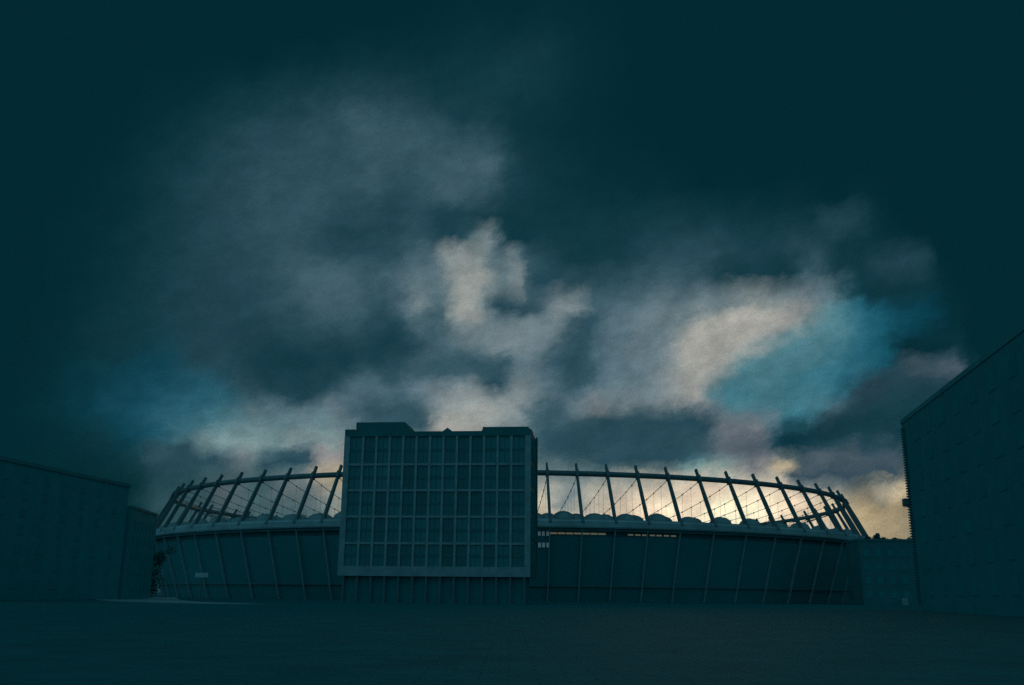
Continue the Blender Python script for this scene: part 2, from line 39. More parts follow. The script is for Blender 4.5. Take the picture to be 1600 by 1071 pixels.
 [3, 41, 49, 3, 41, 49, 3, 41, 49, 3, 41, 49, 3, 41, 49, 3, 41, 49, 3, 41, 49, 3, 41, 49, 3, 41, 49, 3, 41, 49, 3, 41, 49, 3, 41, 49, 4, 41, 49, 4, 41, 49, 4, 41, 49, 4, 41, 49, 4, 42, 49, 4, 42, 49, 5, 43, 49, 5, 43, 49, 6, 44, 49, 11, 48, 54, 20, 55, 62, 29, 63, 70, 36, 69, 77, 40, 72, 80, 43, 75, 82, 46, 77, 84, 54, 80, 87, 64, 85, 91, 78, 91, 96, 78, 93, 98, 71, 92, 97, 65, 91, 96, 62, 90, 95, 67, 93, 98, 77, 96, 101, 89, 101, 104, 91, 105, 108, 94, 108, 111, 102, 113, 114, 114, 120, 119, 129, 135, 128, 140, 145, 136, 143, 147, 136, 142, 146, 135, 139, 144, 134, 137, 143, 134, 136, 142, 133, 136, 142, 134, 137, 143, 135, 140, 145, 136, 143, 147, 138, 146, 150, 140, 150, 152, 142, 153, 154, 144, 155, 156, 146, 157, 157, 147, 158, 158, 147, 159, 159, 148, 159, 159, 148, 160, 159, 148, 161, 160, 148, 164, 162, 149, 171, 167, 153, 179, 173, 156, 178, 173, 157, 143, 149, 144, 115, 130, 134, 118, 132, 135, 147, 152, 146, 167, 166, 154, 178, 173, 158, 187, 178, 161, 191, 181, 163, 198, 186, 166, 208, 193, 171, 217, 200, 175, 224, 205, 179, 230, 213, 185, 237, 220, 191, 234, 216, 188, 229, 208, 181, 227, 205, 179, 234, 214, 186, 243, 225, 193, 244, 230, 198, 240, 227, 195, 236, 222, 192, 234, 218, 189, 231, 215, 186, 228, 212, 184, 227, 209, 181, 220, 203, 178, 208, 195, 172, 199, 187, 165, 190, 179, 156, 173, 166, 146, 152, 152, 137, 116, 117, 107, 118, 114, 101, 126, 121, 106, 150, 144, 127, 176, 164, 139, 193, 176, 144, 152, 142, 115, 123, 122, 103, 103, 108, 94, 88, 98, 87, 75, 89, 81, 63, 81, 75, 53, 74, 70, 44, 68, 66, 35, 62, 62, 28, 57, 59, 22, 53, 56, 16, 49, 54, 11, 46, 52, 7, 43, 50, 3, 41, 49, 3, 41, 49, 3, 41, 49, 3, 41, 49, 3, 41, 49, 3, 41, 49],
 [3, 41, 49, 3, 41, 49, 3, 41, 49, 3, 41, 49, 3, 41, 49, 3, 41, 49, 3, 41, 49, 3, 41, 49, 3, 41, 49, 3, 41, 49, 3, 41, 49, 4, 42, 49, 4, 42, 49, 4, 42, 49, 4, 42, 49, 5, 42, 49, 5, 42, 49, 5, 43, 49, 6, 44, 50, 6, 45, 50, 8, 46, 52, 12, 50, 56, 20, 55, 62, 27, 61, 69, 33, 67, 74, 38, 71, 78, 40, 73, 80, 44, 75, 82, 51, 79, 86, 57, 83, 90, 63, 87, 93, 68, 90, 96, 70, 93, 99, 68, 94, 100, 65, 93, 98, 67, 93, 98, 78, 98, 103, 91, 107, 110, 94, 109, 112, 100, 114, 116, 115, 123, 121, 129, 130, 123, 145, 142, 127, 153, 150, 131, 149, 149, 134, 143, 146, 134, 137, 143, 133, 133, 140, 132, 131, 139, 131, 131, 138, 131, 132, 140, 133, 136, 142, 135, 140, 145, 137, 144, 148, 140, 148, 151, 142, 152, 154, 144, 154, 156, 146, 156, 157, 147, 156, 157, 147, 156, 157, 147, 155, 156, 146, 153, 155, 145, 152, 154, 145, 151, 153, 144, 152, 154, 145, 155, 157, 146, 156, 157, 147, 148, 152, 144, 131, 141, 140, 121, 134, 136, 140, 147, 142, 159, 161, 150, 160, 161, 150, 163, 162, 151, 165, 163, 152, 172, 168, 155, 181, 174, 159, 189, 180, 162, 194, 183, 164, 197, 186, 167, 203, 192, 172, 206, 195, 174, 212, 196, 174, 212, 195, 172, 215, 197, 174, 221, 202, 177, 219, 205, 180, 215, 202, 178, 208, 195, 173, 201, 188, 167, 201, 188, 168, 203, 191, 170, 198, 186, 167, 159, 157, 147, 110, 120, 122, 107, 118, 119, 102, 113, 115, 94, 107, 111, 88, 104, 109, 86, 99, 101, 87, 95, 93, 94, 101, 96, 129, 129, 116, 140, 139, 125, 154, 149, 132, 126, 125, 109, 109, 112, 99, 91, 101, 90, 77, 91, 84, 66, 83, 78, 55, 76, 72, 46, 70, 68, 38, 64, 64, 31, 59, 61, 25, 55, 58, 19, 51, 55, 14, 48, 53, 10, 45, 52, 6, 43, 50, 4, 41, 49, 3, 41, 49, 3, 41, 49, 3, 41, 49, 3, 41, 49, 3, 41, 49],
 [3, 41, 49, 3, 41, 49, 3, 41, 49, 3, 41, 49, 3, 41, 49, 3, 41, 49, 3, 41, 49, 3, 41, 49, 3, 41, 49, 3, 41, 49, 4, 41, 49, 4, 42, 49, 5, 42, 49, 5, 43, 50, 5, 43, 50, 5, 43, 50, 6, 43, 50, 6, 43, 50, 7, 45, 52, 9, 47, 54, 11, 49, 56, 16, 53, 60, 23, 58, 67, 29, 63, 72, 33, 68, 77, 38, 72, 81, 40, 73, 82, 42, 73, 82, 48, 78, 86, 49, 79, 88, 51, 80, 88, 63, 88, 95, 74, 97, 103, 75, 100, 105, 66, 94, 100, 59, 87, 95, 63, 90, 97, 73, 98, 104, 78, 101, 107, 98, 114, 116, 169, 159, 137, 172, 160, 136, 173, 160, 133, 169, 158, 131, 149, 149, 133, 139, 144, 133, 131, 139, 131, 127, 135, 129, 124, 133, 128, 123, 133, 128, 126, 135, 129, 130, 138, 132, 135, 142, 135, 141, 146, 139, 147, 150, 142, 151, 153, 145, 154, 155, 146, 155, 156, 147, 154, 156, 147, 153, 155, 146, 149, 153, 145, 145, 150, 143, 141, 146, 140, 136, 143, 138, 131, 140, 135, 126, 137, 134, 123, 135, 132, 119, 132, 130, 114, 128, 128, 108, 125, 126, 111, 127, 127, 121, 133, 131, 126, 136, 133, 132, 141, 137, 128, 137, 133, 130, 139, 134, 139, 145, 139, 147, 151, 143, 144, 148, 140, 148, 151, 142, 160, 161, 151, 163, 166, 155, 166, 170, 158, 172, 173, 160, 179, 174, 160, 178, 177, 163, 179, 180, 165, 183, 178, 162, 173, 167, 154, 163, 158, 148, 165, 161, 150, 173, 168, 153, 174, 165, 146, 108, 117, 118, 54, 76, 90, 52, 74, 89, 53, 75, 89, 54, 76, 89, 56, 77, 90, 56, 78, 90, 54, 76, 89, 55, 77, 89, 55, 76, 89, 52, 75, 89, 56, 78, 91, 81, 94, 95, 84, 96, 91, 75, 90, 85, 64, 83, 79, 55, 76, 74, 46, 70, 69, 39, 65, 65, 32, 60, 61, 26, 56, 59, 21, 53, 56, 16, 50, 54, 12, 47, 52, 9, 45, 51, 6, 43, 50, 4, 41, 49, 3, 41, 49, 3, 41, 49, 3, 41, 49, 3, 41, 49, 3, 41, 49],
 [3, 41, 49, 3, 41, 49, 3, 41, 49, 3, 41, 49, 3, 41, 49, 3, 41, 49, 3, 41, 49, 3, 41, 49, 3, 41, 49, 3, 41, 49, 4, 42, 49, 4, 42, 49, 5, 42, 50, 5, 43, 51, 6, 44, 51, 7, 44, 52, 8, 45, 52, 8, 46, 54, 9, 48, 56, 11, 50, 59, 14, 52, 61, 19, 57, 67, 37, 70, 81, 44, 75, 87, 44, 76, 88, 43, 76, 88, 42, 75, 86, 40, 72, 84, 41, 74, 86, 40, 73, 85, 54, 83, 93, 73, 94, 102, 87, 103, 110, 83, 104, 111, 64, 91, 100, 41, 74, 86, 38, 71, 85, 36, 70, 84, 37, 71, 85, 48, 78, 91, 124, 127, 125, 155, 148, 136, 166, 156, 137, 167, 159, 138, 141, 145, 136, 130, 139, 132, 122, 133, 128, 116, 128, 124, 113, 126, 123, 113, 126, 123, 116, 128, 125, 123, 133, 129, 131, 138, 133, 139, 145, 138, 146, 150, 143, 151, 154, 146, 154, 156, 147, 155, 156, 148, 153, 155, 147, 150, 153, 146, 145, 149, 143, 138, 145, 140, 130, 139, 136, 121, 132, 131, 109, 124, 125, 97, 116, 119, 89, 111, 116, 86, 108, 113, 83, 107, 112, 81, 105, 112, 81, 105, 111, 83, 106, 111, 80, 103, 108, 69, 94, 102, 67, 93, 100, 69, 94, 100, 65, 92, 98, 64, 91, 97, 74, 97, 103, 78, 100, 105, 82, 105, 110, 98, 121, 123, 108, 136, 136, 115, 145, 145, 125, 146, 143, 130, 150, 147, 131, 156, 152, 136, 147, 143, 129, 134, 133, 116, 120, 123, 125, 128, 128, 150, 147, 137, 184, 169, 142, 180, 167, 140, 141, 138, 125, 74, 90, 100, 72, 88, 98, 66, 84, 95, 64, 82, 93, 65, 83, 94, 65, 83, 94, 63, 82, 93, 62, 81, 92, 62, 81, 93, 62, 81, 93, 63, 82, 89, 62, 82, 83, 57, 78, 78, 50, 74, 74, 43, 69, 69, 37, 64, 65, 30, 60, 62, 25, 56, 59, 20, 53, 56, 16, 50, 54, 13, 47, 53, 10, 46, 52, 7, 44, 51, 5, 42, 50, 3, 41, 49, 3, 41, 49, 3, 41, 49, 3, 41, 49, 3, 41, 49, 3, 41, 49],
 [3, 41, 49, 3, 41, 49, 3, 41, 49, 3, 41, 49, 3, 41, 49, 3, 41, 49, 3, 41, 49, 3, 41, 49, 3, 41, 49, 3, 41, 49, 4, 42, 50, 4, 42, 50, 5, 43, 51, 5, 44, 52, 6, 45, 53, 8, 46, 54, 10, 47, 56, 12, 50, 59, 12, 52, 62, 12, 55, 66, 13, 58, 70, 19, 63, 75, 34, 72, 85, 42, 76, 88, 44, 77, 89, 44, 76, 88, 42, 74, 86, 56, 87, 97, 79, 108, 115, 80, 109, 117, 96, 122, 128, 103, 124, 129, 111, 125, 129, 104, 124, 129, 82, 109, 117, 60, 91, 101, 52, 84, 95, 49, 81, 93, 49, 80, 93, 51, 80, 94, 118, 124, 127, 137, 136, 137, 140, 139, 138, 138, 139, 139, 134, 139, 138, 121, 132, 130, 110, 124, 123, 102, 118, 118, 99, 115, 116, 99, 116, 116, 104, 120, 119, 114, 126, 125, 125, 135, 131, 137, 143, 138, 146, 150, 144, 152, 155, 147, 155, 157, 149, 155, 157, 149, 153, 155, 148, 148, 152, 146, 141, 147, 143, 132, 141, 138, 121, 133, 132, 108, 123, 125, 91, 111, 115, 71, 97, 105, 58, 88, 98, 58, 88, 98, 58, 87, 97, 55, 85, 96, 54, 84, 94, 54, 84, 93, 47, 79, 89, 40, 73, 86, 41, 74, 87, 41, 74, 87, 38, 72, 85, 36, 70, 83, 39, 72, 85, 39, 72, 86, 39, 72, 85, 43, 77, 90, 51, 87, 99, 58, 96, 107, 75, 106, 114, 93, 117, 123, 100, 121, 126, 102, 118, 123, 97, 109, 116, 87, 98, 108, 91, 101, 109, 101, 109, 115, 92, 105, 110, 78, 96, 100, 72, 92, 97, 66, 86, 96, 78, 93, 103, 73, 89, 99, 66, 85, 95, 74, 90, 100, 74, 90, 100, 59, 81, 92, 56, 79, 90, 63, 83, 94, 56, 78, 89, 45, 71, 80, 42, 69, 75, 39, 67, 71, 36, 64, 68, 31, 61, 65, 27, 58, 61, 22, 54, 58, 18, 51, 56, 15, 49, 54, 12, 47, 53, 10, 45, 52, 8, 44, 51, 6, 43, 50, 5, 42, 49, 3, 41, 49, 3, 41, 49, 3, 41, 49, 3, 41, 49, 3, 41, 49, 3, 41, 49],
 [3, 41, 49, 3, 41, 49, 3, 41, 49, 3, 41, 49, 3, 41, 49, 3, 41, 49, 3, 41, 49, 3, 41, 49, 3, 41, 49, 3, 42, 50, 4, 42, 51, 4, 43, 52, 5, 44, 53, 6, 45, 54, 6, 46, 56, 7, 48, 57, 10, 50, 60, 13, 53, 64, 13, 56, 68, 13, 60, 73, 15, 63, 78, 19, 68, 83, 24, 74, 90, 33, 83, 98, 47, 93, 107, 61, 103, 115, 66, 105, 116, 85, 119, 127, 107, 136, 140, 117, 145, 147, 116, 143, 146, 115, 140, 143, 117, 142, 144, 121, 146, 148, 114, 141, 144, 107, 135, 138, 109, 135, 138, 116, 138, 140, 112, 134, 138, 112, 134, 137, 120, 140, 142, 125, 143, 144, 127, 143, 145, 133, 142, 142, 126, 136, 137, 109, 124, 126, 95, 113, 116, 85, 106, 109, 81, 103, 107, 82, 104, 107, 89, 109, 112, 103, 118, 119, 120, 131, 130, 138, 144, 140, 149, 153, 146, 155, 157, 150, 158, 159, 151, 157, 159, 151, 154, 156, 150, 148, 152, 147, 139, 146, 143, 129, 139, 137, 116, 129, 130, 100, 118, 122, 80, 103, 110, 58, 87, 97, 41, 74, 87, 42, 76, 88, 42, 75, 87, 39, 72, 85, 39, 72, 84, 40, 72, 84, 38, 71, 83, 40, 73, 85, 42, 75, 87, 42, 75, 87, 42, 74, 87, 41, 74, 86, 42, 74, 87, 42, 74, 87, 41, 73, 86, 41, 73, 86, 42, 75, 88, 44, 77, 90, 59, 85, 97, 79, 97, 107, 86, 98, 108, 86, 98, 108, 83, 95, 106, 79, 92, 103, 75, 88, 99, 62, 82, 93, 29, 63, 76, 9, 50, 63, 11, 52, 64, 18, 56, 68, 27, 62, 74, 31, 65, 76, 33, 66, 78, 43, 72, 84, 46, 74, 86, 37, 69, 81, 38, 69, 81, 38, 68, 80, 25, 61, 71, 24, 59, 69, 25, 59, 67, 25, 58, 65, 23, 56, 63, 21, 54, 60, 18, 52, 58, 14, 49, 55, 11, 47, 53, 9, 45, 52, 8, 44, 51, 7, 44, 50, 6, 43, 50, 5, 42, 49, 4, 42, 49, 3, 41, 49, 3, 41, 49, 3, 41, 49, 3, 41, 49, 3, 41, 49, 3, 41, 49],
 [3, 41, 49, 3, 41, 49, 3, 41, 49, 3, 41, 49, 3, 41, 49, 3, 41, 49, 3, 41, 49, 3, 41, 49, 3, 41, 49, 3, 42, 50, 4, 43, 52, 5, 45, 54, 5, 46, 55, 6, 47, 57, 7, 48, 59, 8, 50, 61, 10, 53, 64, 13, 56, 68, 14, 60, 73, 15, 64, 78, 18, 67, 82, 21, 72, 87, 26, 78, 94, 34, 86, 102, 46, 96, 111, 58, 105, 119, 64, 109, 122, 69, 112, 124, 80, 120, 130, 92, 128, 135, 98, 130, 136, 100, 131, 137, 105, 134, 139, 110, 138, 142, 109, 137, 141, 107, 135, 139, 112, 138, 142, 118, 140, 143, 116, 139, 142, 114, 138, 142, 116, 141, 144, 118, 142, 145, 120, 143, 145, 119, 136, 139, 109, 126, 130, 91, 111, 117, 74, 98, 105, 63, 90, 98, 61, 88, 96, 62, 89, 97, 67, 93, 100, 82, 104, 109, 110, 124, 125, 141, 147, 143, 157, 158, 152, 161, 161, 154, 161, 161, 154, 160, 161, 154, 156, 158, 152, 149, 153, 148, 139, 146, 144, 127, 138, 138, 114, 128, 131, 99, 117, 122, 79, 103, 111, 59, 88, 99, 45, 78, 91, 41, 75, 88, 40, 73, 86, 39, 72, 85, 40, 73, 85, 41, 73, 85, 40, 73, 85, 39, 72, 85, 39, 72, 84, 39, 72, 84, 38, 71, 83, 37, 71, 83, 38, 71, 83, 38, 71, 83, 39, 72, 84, 40, 73, 85, 43, 75, 87, 44, 76, 88, 55, 82, 93, 78, 94, 104, 89, 100, 110, 87, 98, 108, 85, 98, 108, 88, 99, 109, 86, 97, 106, 64, 87, 97, 28, 66, 78, 13, 52, 64, 14, 52, 63, 17, 54, 65, 19, 56, 67, 19, 56, 67, 20, 58, 68, 22, 59, 70, 23, 60, 71, 23, 60, 71, 24, 60, 72, 24, 60, 71, 21, 58, 69, 17, 55, 66, 16, 54, 63, 14, 52, 60, 13, 50, 58, 13, 50, 57, 11, 48, 55, 7, 44, 52, 4, 42, 50, 5, 42, 50, 5, 42, 50, 5, 42, 49, 4, 42, 49, 4, 41, 49, 3, 41, 49, 3, 41, 49, 3, 41, 49, 3, 41, 49, 3, 41, 49, 3, 41, 49, 3, 41, 49],
 [3, 41, 49, 3, 41, 49, 3, 41, 49, 3, 41, 49, 3, 41, 49, 3, 41, 49, 3, 41, 49, 3, 41, 49, 3, 41, 49, 4, 42, 51, 4, 44, 53, 5, 46, 55, 6, 47, 57, 7, 48, 59, 8, 51, 62, 9, 54, 66, 11, 56, 68, 13, 59, 72, 15, 63, 77, 17, 66, 81, 19, 69, 85, 23, 73, 89, 28, 79, 95, 34, 85, 101, 42, 92, 107, 49, 98, 112, 52, 101, 115, 55, 103, 117, 61, 107, 120, 70, 112, 124, 77, 116, 127, 83, 118, 128, 88, 121, 130, 94, 123, 130, 95, 123, 131, 95, 125, 132, 95, 128, 135, 101, 127, 134, 102, 126, 133, 101, 127, 134, 97, 130, 136, 103, 130, 136, 106, 128, 134, 98, 119, 127, 85, 108, 117, 68, 94, 104, 52, 82, 94, 43, 76, 88, 46, 77, 89, 46, 78, 90, 45, 77, 90, 53, 83, 95, 80, 103, 110, 139, 146, 143, 164, 164, 157, 164, 164, 158, 163, 163, 156, 163, 163, 156, 158, 160, 154, 150, 154, 150, 139, 147, 145, 127, 138, 140, 115, 130, 134, 102, 120, 126, 84, 106, 114, 64, 92, 103, 50, 82, 95, 47, 80, 92, 43, 76, 89, 40, 73, 85, 39, 72, 85, 40, 73, 85, 40, 73, 85, 38, 72, 84, 39, 72, 85, 40, 73, 85, 39, 72, 84, 38, 72, 84, 40, 73, 85, 41, 73, 85, 40, 73, 85, 38, 71, 83, 38, 72, 84, 37, 71, 84, 39, 72, 85, 79, 96, 105, 96, 106, 114, 100, 108, 116, 98, 108, 117, 101, 112, 119, 110, 116, 122, 98, 113, 121, 68, 102, 114, 34, 79, 92, 27, 70, 82, 25, 65, 77, 24, 60, 71, 22, 56, 67, 21, 56, 67, 21, 58, 68, 22, 59, 69, 22, 59, 70, 23, 60, 70, 23, 60, 71, 24, 60, 71, 21, 59, 69, 17, 55, 65, 14, 52, 62, 13, 51, 61, 13, 51, 61, 10, 48, 57, 5, 43, 51, 3, 41, 49, 3, 41, 49, 3, 41, 49, 3, 41, 49, 3, 41, 49, 3, 41, 49, 3, 41, 49, 3, 41, 49, 3, 41, 49, 3, 41, 49, 3, 41, 49, 3, 41, 49, 3, 41, 49],
 [3, 41, 49, 3, 41, 49, 3, 41, 49, 3, 41, 49, 3, 41, 49, 3, 41, 49, 3, 41, 49, 3, 41, 49, 3, 41, 49, 4, 42, 51, 4, 44, 52, 5, 45, 54, 6, 47, 57, 7, 49, 60, 8, 52, 63, 10, 54, 66, 11, 56, 69, 13, 60, 73, 16, 63, 77, 18, 66, 81, 19, 69, 85, 22, 73, 89, 27, 78, 94, 32, 83, 99, 37, 87, 103, 40, 91, 106, 43, 93, 108, 44, 94, 109, 48, 97, 112, 55, 103, 116, 63, 106, 118, 72, 107, 118, 81, 108, 117, 83, 110, 119, 85, 112, 121, 89, 115, 124, 88, 115, 124, 88, 115, 123, 90, 115, 124, 94, 119, 128, 95, 122, 131, 99, 124, 132, 98, 120, 128, 86, 110, 120, 66, 94, 105, 54, 84, 96, 50, 81, 93, 48, 80, 93, 50, 81, 93, 49, 80, 93, 45, 78, 91, 46, 79, 92, 62, 90, 101, 120, 133, 134, 155, 158, 155, 158, 161, 156, 157, 160, 155, 158, 160, 155, 156, 159, 154, 149, 154, 151, 141, 149, 147, 131, 142, 143, 122, 135, 138, 109, 126, 131, 73, 99, 108, 58, 88, 99, 55, 85, 98, 57, 87, 100, 57, 87, 99, 51, 82, 93, 50, 80, 91, 50, 79, 90, 46, 77, 88, 40, 73, 85, 40, 73, 85, 42, 74, 85, 40, 73, 85, 38, 71, 84, 40, 72, 85, 41, 73, 85, 39, 72, 84, 37, 71, 83, 37, 70, 83, 38, 70, 83, 41, 72, 84, 65, 88, 99, 90, 106, 115, 94, 112, 120, 92, 111, 120, 92, 112, 121, 94, 113, 122, 92, 114, 123, 84, 115, 126, 62, 116, 129, 56, 112, 126, 54, 108, 122, 51, 98, 111, 46, 82, 93, 43, 70, 81, 35, 65, 76, 27, 61, 71, 23, 59, 69, 22, 59, 70, 23, 60, 70, 23, 60, 71, 23, 60, 70, 22, 59, 69, 21, 58, 69, 21, 58, 68, 21, 58, 68, 17, 54, 64, 7, 46, 55, 3, 41, 50, 3, 41, 49, 3, 41, 49, 3, 41, 49, 3, 41, 49, 3, 41, 49, 3, 41, 49, 3, 41, 49, 3, 41, 49, 3, 41, 49, 3, 41, 49, 3, 41, 49, 3, 41, 49],
 [3, 41, 49, 3, 41, 49, 3, 41, 49, 3, 41, 49, 3, 41, 49, 3, 41, 49, 3, 41, 49, 3, 41, 49, 3, 41, 49, 4, 42, 50, 4, 43, 52, 5, 44, 54, 6, 46, 56, 7, 49, 59, 8, 51, 63, 10, 54, 66, 11, 56, 69, 13, 59, 72, 15, 62, 76, 16, 65, 79, 18, 68, 83, 21, 71, 87, 24, 75, 91, 28, 79, 95, 31, 82, 98, 34, 84, 100, 35, 85, 102, 37, 88, 104, 40, 91, 107, 44, 94, 109, 46, 95, 110, 57, 95, 108, 65, 94, 105, 65, 93, 103, 61, 89, 100, 60, 89, 99, 59, 88, 99, 57, 87, 98, 58, 87, 98, 70, 97, 107, 81, 107, 117, 94, 116, 124, 95, 116, 125, 82, 106, 116, 62, 91, 103, 54, 84, 96, 53, 84, 96, 53, 83, 95, 53, 83, 96, 51, 82, 95, 47, 80, 92, 49, 81, 93, 70, 96, 106, 112, 128, 132, 138, 147, 148, 146, 153, 152, 145, 152, 151, 148, 154, 151, 148, 154, 151, 145, 152, 149, 142, 150, 148, 135, 145, 145, 130, 141, 143, 122, 135, 138, 76, 101, 110, 57, 87, 99, 53, 84, 96, 55, 86, 98, 64, 93, 104, 83, 107, 117, 86, 107, 116, 96, 110, 117, 97, 109, 115, 79, 98, 106, 74, 95, 104, 79, 98, 106, 73, 94, 102, 63, 88, 97, 63, 88, 98, 69, 91, 100, 63, 88, 98, 59, 86, 96, 67, 90, 99, 77, 95, 104, 79, 98, 107, 86, 107, 116, 82, 114, 125, 77, 119, 129, 74, 119, 130, 73, 117, 129, 72, 116, 128, 71, 116, 127, 68, 116, 128, 64, 116, 129, 63, 116, 130, 63, 117, 131, 65, 117, 131, 64, 110, 124, 68, 100, 114, 54, 87, 100, 41, 69, 80, 30, 60, 71, 25, 59, 69, 23, 59, 70, 23, 60, 70, 23, 60, 71, 24, 60, 71, 25, 60, 71, 25, 60, 71, 25, 61, 71, 23, 59, 70, 13, 51, 60, 4, 43, 52, 3, 41, 49, 3, 41, 49, 3, 41, 49, 3, 41, 49, 3, 41, 49, 3, 41, 49, 3, 41, 49, 3, 41, 49, 3, 41, 49, 3, 41, 49, 3, 41, 49, 3, 41, 49],
 [3, 41, 49, 3, 41, 49, 3, 41, 49, 3, 41, 49, 3, 41, 49, 3, 41, 49, 3, 41, 49, 3, 41, 49, 3, 41, 49, 4, 42, 50, 4, 42, 51, 5, 44, 52, 5, 46, 55, 6, 48, 58, 8, 50, 61, 9, 53, 64, 11, 55, 67, 13, 58, 70, 14, 60, 74, 15, 63, 77, 17, 65, 80, 19, 68, 84, 21, 72, 87, 23, 75, 91, 26, 77, 93, 29, 79, 95, 31, 82, 98, 33, 85, 101, 36, 86, 102, 38, 86, 101, 41, 85, 100, 47, 84, 97, 49, 81, 93, 43, 75, 86, 33, 67, 78, 30, 65, 76, 30, 65, 76, 29, 64, 76, 29, 64, 76, 36, 70, 81, 48, 79, 90, 64, 92, 102, 75, 100, 110, 76, 102, 113, 72, 99, 110, 63, 91, 103, 60, 90, 101, 62, 91, 102, 61, 90, 102, 61, 90, 103, 64, 94, 106, 74, 101, 112, 93, 114, 123, 115, 131, 137, 132, 143, 146, 137, 147, 148, 138, 148, 148, 140, 149, 149, 138, 147, 147, 131, 142, 142, 128, 140, 141, 130, 141, 142, 131, 142, 144, 130, 141, 143, 117, 132, 136, 93, 115, 122, 72, 99, 109, 62, 91, 103, 71, 98, 109, 89, 112, 122, 96, 116, 125, 107, 122, 130, 114, 125, 131, 106, 120, 126, 103, 119, 126, 108, 122, 129, 107, 120, 127, 99, 115, 123, 99, 116, 124, 108, 122, 128, 114, 126, 130, 122, 134, 136, 129, 137, 138, 133, 138, 139, 122, 133, 136, 96, 124, 132, 72, 116, 128, 65, 116, 129, 64, 117, 130, 65, 117, 129, 65, 116, 128, 64, 115, 128, 63, 114, 127, 61, 113, 126, 61, 113, 126, 62, 114, 127, 63, 115, 128, 61, 112, 126, 53, 105, 121, 42, 93, 109, 39, 73, 85, 36, 62, 73, 32, 60, 71, 30, 61, 72, 28, 61, 72, 27, 61, 72, 27, 61, 72, 28, 61, 72, 28, 62, 72, 28, 62, 73, 27, 62, 72, 18, 55, 65, 8, 46, 55, 3, 41, 50, 3, 41, 49, 3, 41, 49, 3, 41, 49, 3, 41, 49, 3, 41, 49, 3, 41, 49, 3, 41, 49, 3, 41, 49, 3, 41, 49, 3, 41, 49, 3, 41, 49],
 [3, 41, 49, 3, 41, 49, 3, 41, 49, 3, 41, 49, 3, 41, 49, 3, 41, 49, 3, 41, 49, 3, 41, 49, 3, 41, 49, 4, 41, 49, 4, 42, 50, 5, 43, 51, 5, 45, 54, 6, 47, 57, 7, 49, 59, 9, 51, 62, 11, 54, 65, 12, 56, 68, 13, 58, 71, 14, 61, 75, 15, 63, 77, 17, 66, 80, 18, 68, 83, 20, 70, 86, 23, 72, 88, 27, 75, 90, 30, 77, 92, 32, 80, 95, 34, 80, 95, 36, 78, 93, 39, 76, 89, 42, 73, 85, 38, 70, 82, 31, 65, 76, 25, 61, 72, 26, 62, 73, 27, 62, 74, 26, 62, 73, 25, 61, 72, 27, 62, 74, 28, 64, 75, 31, 66, 78, 42, 74, 86, 60, 89, 100, 72, 99, 110, 72, 99, 110, 70, 98, 109, 73, 100, 111, 70, 98, 110, 72, 99, 111, 86, 111, 122, 98, 120, 129, 103, 123, 131, 111, 128, 135, 122, 136, 141, 128, 141, 144, 130, 142, 145, 129, 141, 144, 117, 132, 136, 94, 114, 121, 92, 113, 120, 104, 122, 128, 117, 132, 136, 124, 137, 141, 119, 134, 138, 105, 124, 131, 89, 112, 121, 77, 103, 114, 73, 101, 112, 71, 99, 110, 72, 99, 110, 83, 107, 117, 96, 116, 124, 98, 118, 126, 99, 119, 127, 101, 120, 129, 102, 120, 128, 100, 119, 127, 103, 122, 130, 113, 129, 135, 127, 139, 141, 142, 149, 148, 151, 155, 151, 153, 155, 151, 140, 147, 146, 105, 130, 136, 73, 116, 127, 63, 113, 126, 62, 113, 127, 64, 115, 127, 67, 116, 128, 67, 116, 128, 64, 114, 126, 60, 112, 125, 59, 111, 125, 58, 111, 125, 59, 112, 125, 57, 110, 125, 49, 106, 122, 41, 99, 115, 36, 85, 100, 38, 70, 82, 39, 64, 74, 37, 64, 75, 36, 65, 76, 36, 65, 76, 36, 65, 76, 38, 66, 77, 39, 67, 78, 40, 68, 79, 41, 69, 81, 36, 66, 76, 15, 51, 60, 3, 42, 51, 3, 41, 49, 3, 41, 49, 3, 41, 49, 3, 41, 49, 3, 41, 49, 3, 41, 49, 3, 41, 49, 3, 41, 49, 3, 41, 49, 3, 41, 49, 3, 41, 49],
